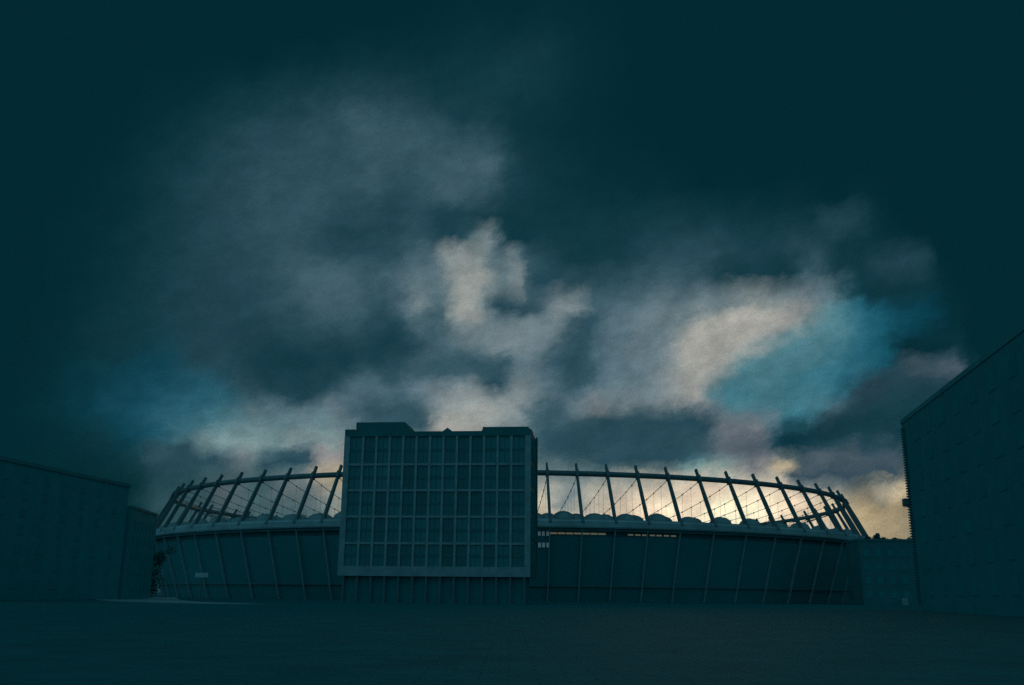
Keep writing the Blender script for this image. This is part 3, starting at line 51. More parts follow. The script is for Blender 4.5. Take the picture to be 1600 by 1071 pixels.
 [3, 41, 49, 3, 41, 49, 3, 41, 49, 3, 41, 49, 3, 41, 49, 3, 41, 49, 3, 41, 49, 3, 41, 49, 3, 41, 49, 4, 41, 49, 4, 42, 50, 5, 43, 51, 6, 44, 53, 7, 46, 55, 7, 48, 58, 9, 50, 60, 12, 52, 63, 13, 54, 65, 14, 56, 68, 14, 59, 72, 15, 61, 74, 16, 63, 77, 16, 64, 79, 16, 66, 80, 21, 68, 82, 26, 70, 84, 30, 71, 84, 33, 71, 84, 34, 72, 85, 34, 72, 84, 34, 69, 82, 33, 67, 78, 30, 64, 75, 26, 61, 72, 24, 60, 72, 26, 61, 73, 26, 62, 73, 25, 61, 72, 25, 61, 72, 27, 63, 74, 27, 63, 74, 26, 62, 73, 29, 64, 76, 43, 75, 87, 59, 88, 100, 62, 91, 103, 62, 92, 103, 61, 91, 102, 47, 79, 91, 47, 79, 91, 71, 98, 110, 84, 108, 119, 82, 106, 116, 82, 106, 116, 90, 112, 121, 100, 119, 127, 101, 120, 127, 105, 123, 129, 78, 102, 111, 44, 76, 89, 40, 73, 87, 48, 80, 92, 75, 100, 109, 115, 131, 136, 109, 126, 133, 99, 119, 127, 86, 110, 120, 72, 99, 110, 62, 91, 103, 52, 83, 95, 50, 81, 93, 59, 88, 100, 79, 104, 115, 88, 112, 122, 91, 115, 124, 93, 116, 125, 93, 116, 125, 92, 115, 124, 100, 120, 128, 111, 128, 134, 126, 138, 141, 143, 149, 148, 152, 155, 151, 155, 157, 152, 150, 154, 150, 129, 142, 143, 98, 126, 133, 78, 118, 129, 68, 116, 128, 66, 116, 128, 70, 118, 130, 71, 119, 130, 68, 116, 128, 64, 114, 126, 60, 111, 125, 56, 110, 124, 54, 108, 123, 53, 108, 123, 49, 106, 121, 44, 102, 119, 39, 95, 112, 38, 85, 101, 37, 78, 92, 36, 73, 87, 35, 71, 84, 40, 71, 83, 52, 75, 86, 57, 78, 89, 61, 81, 92, 64, 83, 94, 68, 86, 98, 69, 87, 98, 19, 54, 63, 3, 42, 50, 3, 41, 49, 3, 41, 49, 3, 41, 49, 3, 41, 49, 3, 41, 49, 3, 41, 49, 3, 41, 49, 3, 41, 49, 3, 41, 49, 3, 41, 49, 3, 41, 49],
 [3, 41, 49, 3, 41, 49, 3, 41, 49, 3, 41, 49, 3, 41, 49, 3, 41, 49, 3, 41, 49, 3, 41, 49, 3, 41, 49, 4, 41, 49, 4, 42, 50, 5, 43, 51, 6, 44, 52, 7, 45, 54, 9, 47, 56, 11, 49, 58, 13, 51, 60, 14, 53, 63, 15, 54, 65, 16, 56, 66, 16, 58, 70, 17, 60, 73, 17, 62, 75, 18, 63, 77, 21, 65, 78, 26, 66, 79, 30, 66, 78, 33, 66, 78, 33, 67, 79, 32, 67, 79, 30, 65, 77, 27, 63, 74, 25, 61, 72, 23, 59, 70, 21, 58, 69, 20, 57, 68, 19, 57, 67, 19, 56, 67, 20, 57, 68, 24, 60, 71, 27, 62, 74, 26, 62, 73, 25, 61, 72, 29, 64, 75, 38, 72, 83, 43, 76, 87, 43, 76, 88, 45, 77, 89, 39, 72, 84, 40, 73, 85, 53, 83, 95, 58, 87, 99, 56, 86, 98, 52, 83, 95, 51, 82, 94, 55, 85, 97, 58, 87, 98, 55, 85, 97, 52, 83, 94, 47, 79, 91, 44, 76, 89, 48, 79, 92, 66, 93, 104, 96, 117, 125, 96, 117, 125, 86, 110, 119, 71, 98, 109, 59, 89, 101, 51, 82, 95, 47, 78, 91, 46, 78, 90, 52, 83, 95, 70, 98, 109, 83, 108, 119, 88, 112, 122, 91, 114, 124, 93, 115, 124, 94, 116, 125, 98, 119, 127, 108, 126, 132, 126, 138, 140, 142, 149, 147, 151, 155, 151, 154, 157, 152, 155, 157, 152, 150, 153, 150, 137, 146, 145, 116, 137, 140, 90, 127, 135, 73, 120, 131, 71, 119, 130, 71, 119, 130, 69, 117, 129, 70, 117, 129, 69, 117, 129, 66, 115, 127, 59, 111, 124, 54, 108, 123, 51, 106, 121, 48, 103, 119, 42, 98, 115, 37, 93, 110, 33, 90, 108, 29, 86, 104, 27, 80, 97, 27, 69, 81, 48, 72, 82, 56, 76, 87, 52, 75, 85, 42, 68, 78, 39, 67, 77, 31, 62, 72, 11, 48, 56, 3, 41, 49, 3, 41, 49, 3, 41, 49, 3, 41, 49, 3, 41, 49, 3, 41, 49, 3, 41, 49, 3, 41, 49, 3, 41, 49, 3, 41, 49, 3, 41, 49, 3, 41, 49],
 [3, 41, 49, 3, 41, 49, 3, 41, 49, 3, 41, 49, 3, 41, 49, 3, 41, 49, 3, 41, 49, 3, 41, 49, 3, 41, 49, 4, 41, 49, 4, 42, 50, 5, 43, 51, 6, 44, 52, 7, 45, 54, 9, 47, 56, 11, 49, 58, 13, 50, 60, 14, 52, 62, 16, 53, 63, 17, 55, 64, 17, 57, 68, 18, 59, 71, 19, 61, 73, 20, 62, 75, 23, 63, 76, 27, 64, 76, 30, 64, 75, 32, 65, 76, 32, 65, 76, 31, 65, 76, 29, 64, 75, 28, 63, 74, 26, 62, 73, 24, 60, 71, 21, 58, 69, 19, 57, 67, 19, 56, 67, 19, 56, 67, 20, 57, 68, 22, 59, 70, 24, 60, 72, 24, 60, 71, 22, 59, 70, 23, 59, 70, 28, 63, 75, 29, 65, 76, 28, 64, 75, 33, 67, 79, 36, 70, 82, 37, 71, 83, 48, 79, 91, 55, 85, 97, 55, 85, 97, 51, 82, 94, 47, 79, 91, 51, 82, 94, 51, 82, 94, 47, 79, 91, 46, 78, 91, 49, 81, 93, 48, 80, 92, 50, 81, 93, 60, 89, 100, 85, 109, 118, 89, 113, 122, 81, 106, 116, 62, 90, 102, 48, 80, 93, 45, 77, 90, 44, 76, 88, 45, 77, 89, 50, 81, 93, 66, 95, 107, 80, 106, 117, 86, 110, 121, 91, 114, 124, 94, 116, 124, 95, 116, 124, 96, 117, 125, 104, 123, 130, 121, 135, 139, 140, 148, 147, 152, 156, 152, 156, 158, 153, 157, 158, 153, 157, 158, 152, 155, 156, 151, 144, 152, 149, 120, 141, 143, 95, 130, 137, 81, 124, 133, 74, 120, 131, 70, 118, 130, 71, 118, 130, 71, 118, 130, 71, 118, 129, 70, 117, 129, 65, 115, 127, 57, 110, 124, 50, 104, 120, 43, 99, 115, 37, 94, 111, 32, 91, 109, 27, 89, 107, 21, 79, 96, 10, 52, 62, 7, 43, 51, 7, 45, 53, 8, 46, 55, 5, 45, 54, 8, 47, 56, 9, 48, 57, 5, 44, 53, 3, 41, 49, 3, 41, 49, 3, 41, 49, 3, 41, 49, 3, 41, 49, 3, 41, 49, 3, 41, 49, 3, 41, 49, 3, 41, 49, 3, 41, 49, 3, 41, 49, 3, 41, 49],
 [3, 41, 49, 3, 41, 49, 3, 41, 49, 3, 41, 49, 3, 41, 49, 3, 41, 49, 3, 41, 49, 3, 41, 49, 3, 41, 49, 4, 41, 49, 4, 42, 50, 5, 42, 51, 6, 43, 52, 7, 45, 53, 9, 47, 55, 11, 48, 57, 13, 50, 59, 14, 52, 61, 16, 53, 63, 17, 55, 65, 18, 57, 67, 19, 58, 70, 20, 60, 72, 22, 61, 73, 25, 63, 74, 28, 63, 75, 30, 64, 75, 31, 64, 76, 31, 64, 76, 30, 64, 76, 30, 64, 75, 29, 63, 75, 28, 63, 74, 27, 62, 74, 25, 61, 72, 24, 60, 71, 24, 60, 71, 25, 61, 72, 27, 62, 74, 27, 63, 74, 27, 62, 74, 26, 62, 73, 26, 61, 73, 26, 62, 73, 26, 62, 73, 25, 61, 73, 24, 60, 71, 25, 62, 73, 33, 67, 79, 34, 68, 80, 37, 70, 83, 48, 79, 92, 56, 86, 98, 61, 90, 102, 58, 88, 100, 63, 92, 103, 67, 94, 105, 62, 90, 101, 62, 90, 101, 65, 92, 103, 64, 92, 102, 65, 92, 103, 76, 101, 111, 100, 120, 127, 101, 121, 129, 91, 114, 123, 74, 100, 111, 56, 87, 99, 46, 78, 91, 43, 75, 88, 44, 76, 88, 48, 80, 92, 64, 93, 105, 77, 104, 116, 84, 109, 120, 90, 113, 123, 94, 115, 124, 94, 115, 124, 95, 116, 124, 100, 120, 128, 116, 131, 136, 140, 148, 147, 157, 159, 153, 160, 161, 154, 158, 160, 153, 158, 159, 153, 158, 159, 153, 157, 158, 153, 148, 154, 151, 140, 149, 148, 121, 141, 143, 100, 132, 138, 85, 126, 135, 76, 120, 131, 71, 119, 130, 71, 118, 130, 73, 119, 130, 73, 120, 131, 69, 117, 129, 60, 111, 125, 47, 103, 118, 39, 95, 112, 32, 91, 109, 28, 88, 107, 22, 81, 99, 13, 58, 71, 8, 46, 55, 8, 45, 54, 9, 46, 55, 10, 47, 56, 10, 48, 57, 9, 46, 55, 4, 42, 50, 3, 41, 49, 3, 41, 49, 3, 41, 49, 3, 41, 49, 3, 41, 49, 3, 41, 49, 3, 41, 49, 3, 41, 49, 3, 41, 49, 3, 41, 49, 3, 41, 49, 3, 41, 49],
 [3, 41, 49, 3, 41, 49, 3, 41, 49, 3, 41, 49, 3, 41, 49, 3, 41, 49, 3, 41, 49, 3, 41, 49, 3, 41, 49, 3, 41, 49, 4, 42, 50, 4, 42, 50, 5, 43, 51, 7, 45, 53, 8, 46, 55, 10, 48, 57, 12, 50, 59, 14, 52, 61, 16, 54, 63, 17, 55, 65, 19, 57, 67, 20, 58, 69, 21, 60, 71, 24, 61, 73, 26, 63, 74, 29, 64, 76, 30, 65, 76, 31, 65, 76, 31, 64, 76, 31, 64, 76, 30, 64, 76, 30, 64, 76, 30, 64, 76, 29, 64, 76, 29, 64, 75, 29, 64, 75, 30, 65, 76, 31, 66, 77, 32, 67, 78, 33, 67, 79, 33, 67, 79, 32, 67, 78, 32, 66, 78, 31, 66, 77, 30, 65, 76, 27, 63, 74, 24, 60, 72, 23, 60, 71, 27, 63, 74, 29, 64, 77, 34, 68, 81, 46, 77, 89, 56, 86, 98, 63, 92, 104, 67, 95, 107, 76, 102, 113, 87, 111, 120, 92, 114, 122, 98, 118, 125, 105, 123, 129, 105, 123, 129, 106, 124, 130, 110, 127, 132, 110, 127, 133, 106, 125, 131, 103, 122, 130, 93, 115, 124, 78, 103, 114, 59, 88, 100, 46, 78, 90, 43, 75, 88, 47, 79, 91, 63, 92, 105, 77, 104, 116, 83, 109, 120, 88, 112, 122, 92, 114, 123, 94, 115, 124, 95, 116, 124, 98, 118, 126, 109, 126, 133, 135, 144, 145, 157, 159, 154, 162, 162, 155, 160, 161, 154, 158, 159, 153, 159, 160, 153, 161, 161, 154, 162, 161, 155, 160, 160, 154, 152, 155, 151, 136, 147, 146, 118, 137, 140, 103, 131, 136, 87, 125, 134, 77, 122, 132, 73, 120, 131, 74, 120, 131, 74, 120, 131, 69, 118, 129, 56, 109, 123, 43, 99, 115, 34, 91, 109, 29, 89, 107, 25, 85, 103, 20, 77, 94, 14, 65, 80, 10, 57, 69, 9, 52, 64, 9, 50, 61, 7, 47, 57, 5, 44, 52, 4, 41, 49, 3, 41, 49, 3, 41, 49, 3, 41, 49, 3, 41, 49, 3, 41, 49, 3, 41, 49, 3, 41, 49, 3, 41, 49, 3, 41, 49, 3, 41, 49, 3, 41, 49, 3, 41, 49],
 [3, 41, 49, 3, 41, 49, 3, 41, 49, 3, 41, 49, 3, 41, 49, 3, 41, 49, 3, 41, 49, 3, 41, 49, 3, 41, 49, 3, 41, 49, 4, 42, 50, 4, 42, 50, 5, 43, 51, 6, 44, 53, 8, 46, 55, 10, 48, 57, 12, 50, 59, 14, 51, 61, 15, 53, 63, 17, 55, 65, 19, 57, 67, 20, 58, 69, 22, 60, 71, 25, 61, 73, 27, 63, 75, 30, 65, 77, 31, 65, 77, 31, 65, 77, 31, 65, 77, 31, 65, 77, 31, 65, 77, 31, 66, 77, 32, 66, 78, 32, 67, 78, 33, 67, 79, 34, 68, 79, 35, 69, 81, 37, 71, 82, 39, 72, 84, 40, 73, 84, 40, 73, 85, 40, 73, 85, 39, 73, 84, 38, 72, 83, 36, 70, 81, 32, 67, 78, 28, 63, 75, 25, 61, 73, 27, 63, 75, 32, 67, 79, 43, 75, 87, 57, 87, 98, 59, 88, 99, 53, 84, 96, 67, 95, 106, 81, 106, 116, 92, 114, 123, 102, 121, 128, 104, 122, 129, 105, 123, 130, 106, 124, 130, 108, 125, 131, 109, 126, 132, 106, 124, 130, 103, 122, 129, 103, 122, 129, 102, 121, 129, 99, 119, 127, 84, 107, 117, 56, 86, 97, 44, 76, 89, 47, 79, 91, 64, 93, 105, 79, 105, 117, 84, 109, 121, 87, 112, 122, 91, 114, 124, 95, 116, 125, 96, 117, 125, 97, 117, 126, 102, 121, 128, 120, 134, 138, 147, 152, 149, 159, 161, 155, 162, 162, 155, 161, 161, 155, 161, 161, 155, 161, 162, 155, 162, 162, 155, 162, 162, 155, 161, 161, 154, 156, 157, 152, 149, 152, 149, 142, 149, 147, 130, 145, 145, 110, 136, 140, 87, 125, 133, 77, 121, 132, 76, 122, 132, 75, 122, 132, 63, 114, 127, 49, 103, 119, 38, 95, 113, 31, 90, 108, 26, 86, 104, 23, 82, 101, 18, 74, 91, 13, 66, 82, 10, 62, 77, 9, 57, 71, 7, 50, 61, 6, 45, 54, 5, 43, 51, 3, 41, 49, 3, 41, 49, 3, 41, 49, 3, 41, 49, 3, 41, 49, 3, 41, 49, 3, 41, 49, 3, 41, 49, 3, 41, 49, 3, 41, 49, 3, 41, 49, 3, 41, 49],
 [3, 41, 49, 3, 41, 49, 3, 41, 49, 3, 41, 49, 3, 41, 49, 3, 41, 49, 3, 41, 49, 3, 41, 49, 3, 41, 49, 3, 41, 49, 3, 41, 49, 4, 42, 50, 5, 43, 51, 6, 44, 52, 8, 46, 54, 9, 47, 56, 11, 49, 58, 13, 51, 60, 15, 53, 62, 17, 54, 64, 18, 56, 66, 20, 58, 68, 23, 59, 70, 25, 61, 72, 27, 63, 74, 30, 65, 76, 31, 65, 77, 32, 66, 77, 32, 66, 77, 32, 66, 77, 32, 66, 78, 33, 67, 79, 34, 68, 80, 35, 69, 81, 36, 70, 82, 38, 72, 83, 41, 74, 85, 43, 76, 87, 46, 78, 89, 48, 79, 91, 48, 80, 92, 49, 80, 92, 48, 80, 91, 47, 79, 90, 45, 77, 89, 40, 73, 84, 34, 68, 80, 30, 65, 77, 32, 66, 79, 43, 75, 87, 61, 90, 101, 67, 95, 105, 67, 94, 105, 61, 90, 102, 71, 98, 108, 99, 118, 125, 117, 132, 135, 115, 131, 135, 105, 123, 129, 103, 122, 128, 104, 122, 129, 106, 124, 130, 109, 126, 132, 109, 127, 133, 105, 124, 131, 103, 122, 129, 104, 123, 130, 105, 124, 131, 97, 118, 126, 68, 95, 105, 48, 79, 91, 46, 78, 91, 59, 89, 101, 76, 103, 114, 84, 109, 120, 87, 112, 122, 91, 114, 124, 95, 117, 125, 98, 118, 126, 97, 118, 126, 98, 118, 126, 106, 124, 130, 125, 138, 140, 144, 150, 148, 156, 159, 154, 161, 162, 156, 163, 163, 156, 164, 164, 156, 163, 163, 156, 162, 162, 155, 162, 162, 155, 161, 161, 155, 161, 161, 154, 160, 160, 154, 157, 157, 152, 146, 151, 148, 119, 134, 137, 93, 127, 135, 87, 128, 136, 84, 128, 137, 69, 118, 130, 53, 106, 122, 40, 98, 115, 30, 89, 107, 23, 81, 99, 19, 75, 92, 16, 69, 85, 13, 65, 80, 11, 62, 77, 9, 57, 72, 7, 51, 62, 6, 46, 55, 5, 43, 51, 4, 41, 49, 3, 41, 49, 3, 41, 49, 3, 41, 49, 3, 41, 49, 3, 41, 49, 3, 41, 49, 3, 41, 49, 3, 41, 49, 3, 41, 49, 3, 41, 49, 3, 41, 49],
 [3, 41, 49, 3, 41, 49, 3, 41, 49, 3, 41, 49, 3, 41, 49, 3, 41, 49, 3, 41, 49, 3, 41, 49, 3, 41, 49, 3, 41, 49, 3, 41, 49, 4, 42, 50, 4, 42, 50, 6, 44, 52, 7, 45, 54, 9, 47, 56, 11, 49, 58, 12, 50, 60, 14, 52, 61, 16, 54, 64, 18, 56, 66, 20, 57, 68, 23, 59, 70, 25, 61, 72, 27, 63, 74, 29, 64, 76, 31, 65, 77, 32, 66, 77, 32, 66, 78, 33, 66, 78, 33, 67, 79, 34, 68, 80, 35, 69, 81, 37, 71, 83, 40, 73, 84, 43, 75, 87, 46, 78, 90, 50, 81, 93, 54, 84, 96, 57, 87, 98, 58, 87, 99, 57, 87, 99, 57, 87, 98, 57, 86, 98, 54, 84, 96, 48, 79, 91, 41, 74, 86, 36, 70, 82, 40, 73, 85, 56, 85, 97, 72, 98, 108, 79, 104, 113, 70, 97, 107, 56, 87, 99, 62, 91, 102, 110, 126, 129, 143, 150, 148, 138, 146, 146, 118, 132, 136, 102, 121, 128, 91, 112, 120, 83, 106, 114, 93, 114, 121, 104, 122, 128, 100, 119, 127, 101, 121, 129, 104, 123, 130, 111, 128, 134, 108, 126, 132, 85, 108, 116, 58, 87, 98, 47, 78, 91, 55, 86, 98, 70, 97, 109, 83, 108, 119, 85, 110, 120, 87, 111, 121, 92, 114, 124, 97, 118, 126, 97, 118, 125, 97, 117, 125, 99, 119, 126, 107, 125, 131, 119, 134, 137, 133, 143, 144, 143, 150, 148, 151, 155, 151, 157, 159, 154, 160, 161, 156, 161, 162, 156, 163, 164, 157, 163, 164, 157, 158, 160, 155, 143, 149, 147, 135, 142, 142, 138, 144, 143, 122, 134, 137, 103, 128, 134, 96, 129, 136, 90, 129, 137, 71, 115, 126, 51, 101, 115, 35, 91, 108, 24, 77, 92, 17, 65, 79, 14, 58, 70, 14, 56, 67, 14, 56, 68, 12, 56, 68, 9, 54, 66, 7, 49, 59, 5, 45, 54, 4, 42, 50, 3, 41, 49, 3, 41, 49, 3, 41, 49, 3, 41, 49, 3, 41, 49, 3, 41, 49, 3, 41, 49, 3, 41, 49, 3, 41, 49, 3, 41, 49, 3, 41, 49, 3, 41, 49],
 [3, 41, 49, 3, 41, 49, 3, 41, 49, 3, 41, 49, 3, 41, 49, 3, 41, 49, 3, 41, 49, 3, 41, 49, 3, 41, 49, 3, 41, 49, 3, 41, 49, 4, 42, 50, 4, 42, 51, 6, 44, 52, 7, 45, 54, 9, 47, 55, 10, 48, 57, 12, 50, 59, 13, 51, 61, 15, 53, 63, 18, 55, 65, 20, 57, 68, 23, 59, 70, 25, 61, 72, 27, 63, 74, 29, 64, 76, 31, 65, 77, 32, 66, 78, 33, 67, 78, 33, 67, 79, 34, 68, 80, 35, 68, 80, 36, 70, 82, 39, 72, 84, 42, 75, 87, 46, 78, 90, 51, 82, 93, 55, 86, 97, 60, 90, 101, 65, 93, 105, 66, 94, 105, 65, 93, 104, 65, 93, 104, 65, 93, 105, 63, 92, 103, 55, 85, 97, 48, 80, 92, 45, 77, 90, 53, 83, 95, 73, 98, 108, 99, 118, 124, 111, 127, 132, 94, 115, 122, 73, 99, 109, 73, 99, 108, 121, 133, 134, 150, 155, 151, 150, 155, 152, 132, 143, 143, 85, 107, 115, 41, 74, 87, 33, 68, 80, 37, 70, 82, 42, 75, 86, 50, 80, 91, 61, 89, 100, 80, 104, 113, 112, 128, 134, 121, 135, 139, 119, 133, 137, 110, 126, 131, 88, 109, 117, 61, 90, 102, 62, 92, 104, 71, 99, 110, 77, 103, 114, 79, 105, 116, 83, 108, 118, 89, 112, 121, 92, 114, 123, 92, 114, 122, 90, 112, 121, 91, 113, 122, 96, 117, 124, 100, 120, 127, 101, 121, 128, 102, 120, 126, 105, 122, 126, 111, 126, 129, 117, 131, 134, 123, 135, 136, 128, 139, 139, 125, 136, 138, 110, 126, 131, 108, 125, 130, 107, 124, 130, 102, 120, 128, 98, 120, 128, 96, 120, 129, 88, 116, 125, 55, 91, 102, 28, 69, 81, 17, 58, 69, 14, 53, 64, 14, 52, 62, 14, 52, 61, 15, 52, 61, 16, 53, 63, 16, 54, 63, 12, 50, 59, 7, 46, 55, 4, 43, 51, 3, 41, 49, 3, 41, 49, 3, 41, 49, 3, 41, 49, 3, 41, 49, 3, 41, 49, 3, 41, 49, 3, 41, 49, 3, 41, 49, 3, 41, 49, 3, 41, 49, 3, 41, 49, 3, 41, 49],
 [3, 41, 49, 3, 41, 49, 3, 41, 49, 3, 41, 49, 3, 41, 49, 3, 41, 49, 3, 41, 49, 3, 41, 49, 3, 41, 49, 3, 41, 49, 4, 42, 50, 4, 42, 50, 5, 43, 51, 5, 44, 52, 6, 45, 53, 8, 46, 54, 9, 47, 56, 11, 49, 58, 13, 51, 60, 15, 52, 62, 17, 54, 64, 20, 57, 67, 22, 59, 69, 25, 61, 72, 27, 63, 74, 29, 65, 76, 31, 66, 77, 33, 67, 79, 34, 68, 80, 36, 69, 81, 37, 70, 82, 39, 72, 84, 41, 73, 85, 44, 76, 88, 47, 78, 90, 51, 81, 93, 55, 85, 97, 59, 89, 100, 62, 91, 102, 60, 89, 100, 60, 89, 100, 61, 90, 102, 64, 92, 103, 61, 90, 101, 57, 87, 99, 56, 86, 98, 58, 87, 99, 63, 92, 103, 74, 100, 111, 82, 107, 117, 84, 109, 118, 83, 108, 117, 82, 107, 117, 88, 111, 119, 111, 127, 130, 133, 142, 141, 143, 150, 147, 144, 151, 148, 141, 148, 147, 121, 134, 136, 100, 119, 125, 91, 112, 119, 105, 122, 127, 116, 130, 133, 55, 84, 94, 33, 68, 81, 31, 66, 79, 32, 67, 80, 36, 70, 82, 39, 72, 84, 41, 74, 86, 40, 73, 85, 39, 73, 85, 40, 73, 85, 42, 75, 86, 45, 77, 89, 49, 80, 92, 52, 83, 95, 54, 84, 96, 54, 84, 96, 54, 84, 96, 53, 84, 96, 53, 84, 96, 53, 84, 96, 51, 82, 94, 43, 75, 88, 29, 64, 75, 24, 60, 71, 23, 60, 71, 23, 59, 70, 23, 60, 71, 23, 59, 70, 21, 58, 69, 18, 56, 66, 18, 55, 66, 21, 58, 68, 31, 66, 76, 52, 83, 93, 41, 73, 84, 22, 58, 69, 16, 53, 63, 15, 53, 63, 17, 54, 64, 28, 63, 75, 30, 65, 77, 32, 66, 78, 32, 66, 78, 31, 65, 77, 29, 63, 75, 25, 60, 71, 4, 42, 50, 3, 41, 49, 3, 41, 49, 3, 41, 49, 3, 41, 49, 3, 41, 49, 3, 41, 49, 3, 41, 49, 3, 41, 49, 3, 41, 49, 3, 41, 49, 3, 41, 49, 3, 41, 49, 3, 41, 49, 3, 41, 49],
 [3, 41, 49, 3, 41, 49, 3, 41, 49, 3, 41, 49, 3, 41, 49, 3, 41, 49, 3, 41, 49, 3, 41, 49, 3, 41, 49, 3, 41, 49, 4, 42, 50, 4, 42, 50, 5, 43, 51, 5, 43, 52, 6, 44, 52, 7, 45, 54, 8, 46, 55, 9, 47, 56, 11, 49, 58, 14, 51, 61, 16, 54, 63, 19, 56, 66, 22, 58, 69, 24, 60, 71, 27, 62, 74, 29, 64, 76, 31, 66, 78, 33, 68, 79, 35, 69, 81, 37, 71, 83, 39, 72, 84, 41, 74, 86, 43, 75, 87, 45, 77, 89, 47, 78, 90, 48, 79, 91, 49, 80, 92, 48, 79, 91, 45, 77, 88, 40, 73, 85, 38, 71, 83, 37, 71, 83, 37, 71, 82, 35, 69, 81, 35, 69, 81, 37, 71, 83, 38, 71, 84, 40, 72, 85, 43, 75, 88, 56, 86, 98, 66, 94, 105, 72, 99, 110, 81, 106, 115, 110, 126, 131, 133, 144, 145, 136, 146, 146, 140, 148, 148, 139, 148, 147, 132, 143, 143, 110, 127, 132, 89, 112, 120, 89, 111, 119, 104, 122, 127, 73, 98, 108, 50, 81, 93, 39, 73, 85, 35, 69, 81, 31, 66, 78, 26, 62, 73, 21, 58, 69, 19, 57, 67, 18, 56, 66, 18, 56, 66, 19, 56, 66, 18, 56, 66, 19, 56, 67, 22, 59, 70, 28, 63, 75, 33, 67, 79, 36, 69, 81, 36, 70, 82, 37, 70, 82, 37, 70, 82, 37, 71, 83, 38, 71, 83, 39, 72, 84, 40, 73, 85, 36, 70, 82, 31, 66, 78, 28, 64, 75, 27, 62, 74, 26, 62, 74, 27, 62, 74, 26, 62, 74, 28, 64, 75, 35, 69, 81, 36, 69, 81, 32, 67, 78, 29, 64, 75, 25, 61, 72, 20, 57, 67, 16, 53, 63, 13, 51, 61, 12, 51, 60, 11, 50, 59, 10, 48, 57, 8, 46, 55, 6, 44, 52, 4, 42, 50, 4, 41, 49, 3, 41, 49, 3, 41, 49, 3, 41, 49, 3, 41, 49, 3, 41, 49, 3, 41, 49, 3, 41, 49, 3, 41, 49, 3, 41, 49, 3, 41, 49, 3, 41, 49, 3, 41, 49, 3, 41, 49, 3, 41, 49, 3, 41, 49],
 [3, 41, 49, 3, 41, 49, 3, 41, 49, 3, 41, 49, 3, 41, 49, 3, 41, 49, 3, 41, 49, 3, 41, 49, 3, 41, 49, 3, 41, 49, 3, 41, 49, 3, 41, 49, 4, 42, 50, 4, 42, 51, 5, 43, 52, 6, 44, 53, 7, 45, 54, 8, 47, 55, 10, 48, 57, 13, 51, 60, 16, 53, 63, 18, 55, 66, 21, 58, 68, 24, 60, 71, 27, 62, 74, 29, 64, 76, 32, 66, 78, 34, 68, 80, 36, 70, 82, 39, 72, 84, 41, 73, 85, 43, 75, 87, 44, 76, 88, 46, 77, 90, 47, 79, 91, 48, 79, 91, 47, 79, 91, 46, 78, 90, 44, 76, 88, 41, 73, 85, 35, 69, 81, 32, 66, 78, 30, 65, 77, 30, 65, 76, 31, 65, 77, 33, 68, 79, 35, 69, 81, 37, 70, 82, 38, 71, 83, 40, 73, 85, 42, 74, 86, 39, 72, 85, 33, 67, 79, 27, 63, 75, 26, 63, 75, 28, 64, 76, 34, 69, 80, 51, 82, 91, 83, 106, 112, 109, 125, 129, 63, 90, 98, 19, 57, 68, 14, 53, 64, 14, 53, 63, 15, 54, 64, 16, 54, 65, 17, 55, 65, 18, 56, 66, 18, 56, 66, 18, 56, 66, 18, 56, 66, 18, 56, 66, 18, 56, 66, 18, 56, 66, 19, 56, 67, 20, 57, 68, 21, 58, 69, 23, 60, 71, 24, 60, 71, 25, 61, 72, 25, 61, 72, 26, 62, 73, 26, 62, 73, 26, 62, 73, 26, 62, 73, 26, 62, 73, 25, 61, 72, 23, 59, 70, 21, 58, 69, 20, 57, 67, 19, 56, 66, 18, 56, 66, 18, 56, 66, 19, 56, 66, 20, 57, 67, 19, 56, 66, 16, 53, 64, 14, 52, 61, 26, 61, 72, 31, 66, 77, 31, 66, 77, 31, 65, 77, 29, 64, 76, 25, 61, 72, 11, 49, 58, 6, 45, 53, 4, 42, 50, 3, 41, 49, 3, 41, 49, 3, 41, 49, 3, 41, 49, 3, 41, 49, 3, 41, 49, 3, 41, 49, 3, 41, 49, 3, 41, 49, 3, 41, 49, 3, 41, 49, 3, 41, 49, 3, 41, 49, 3, 41, 49, 3, 41, 49, 3, 41, 49, 3, 41, 49, 3, 41, 49],
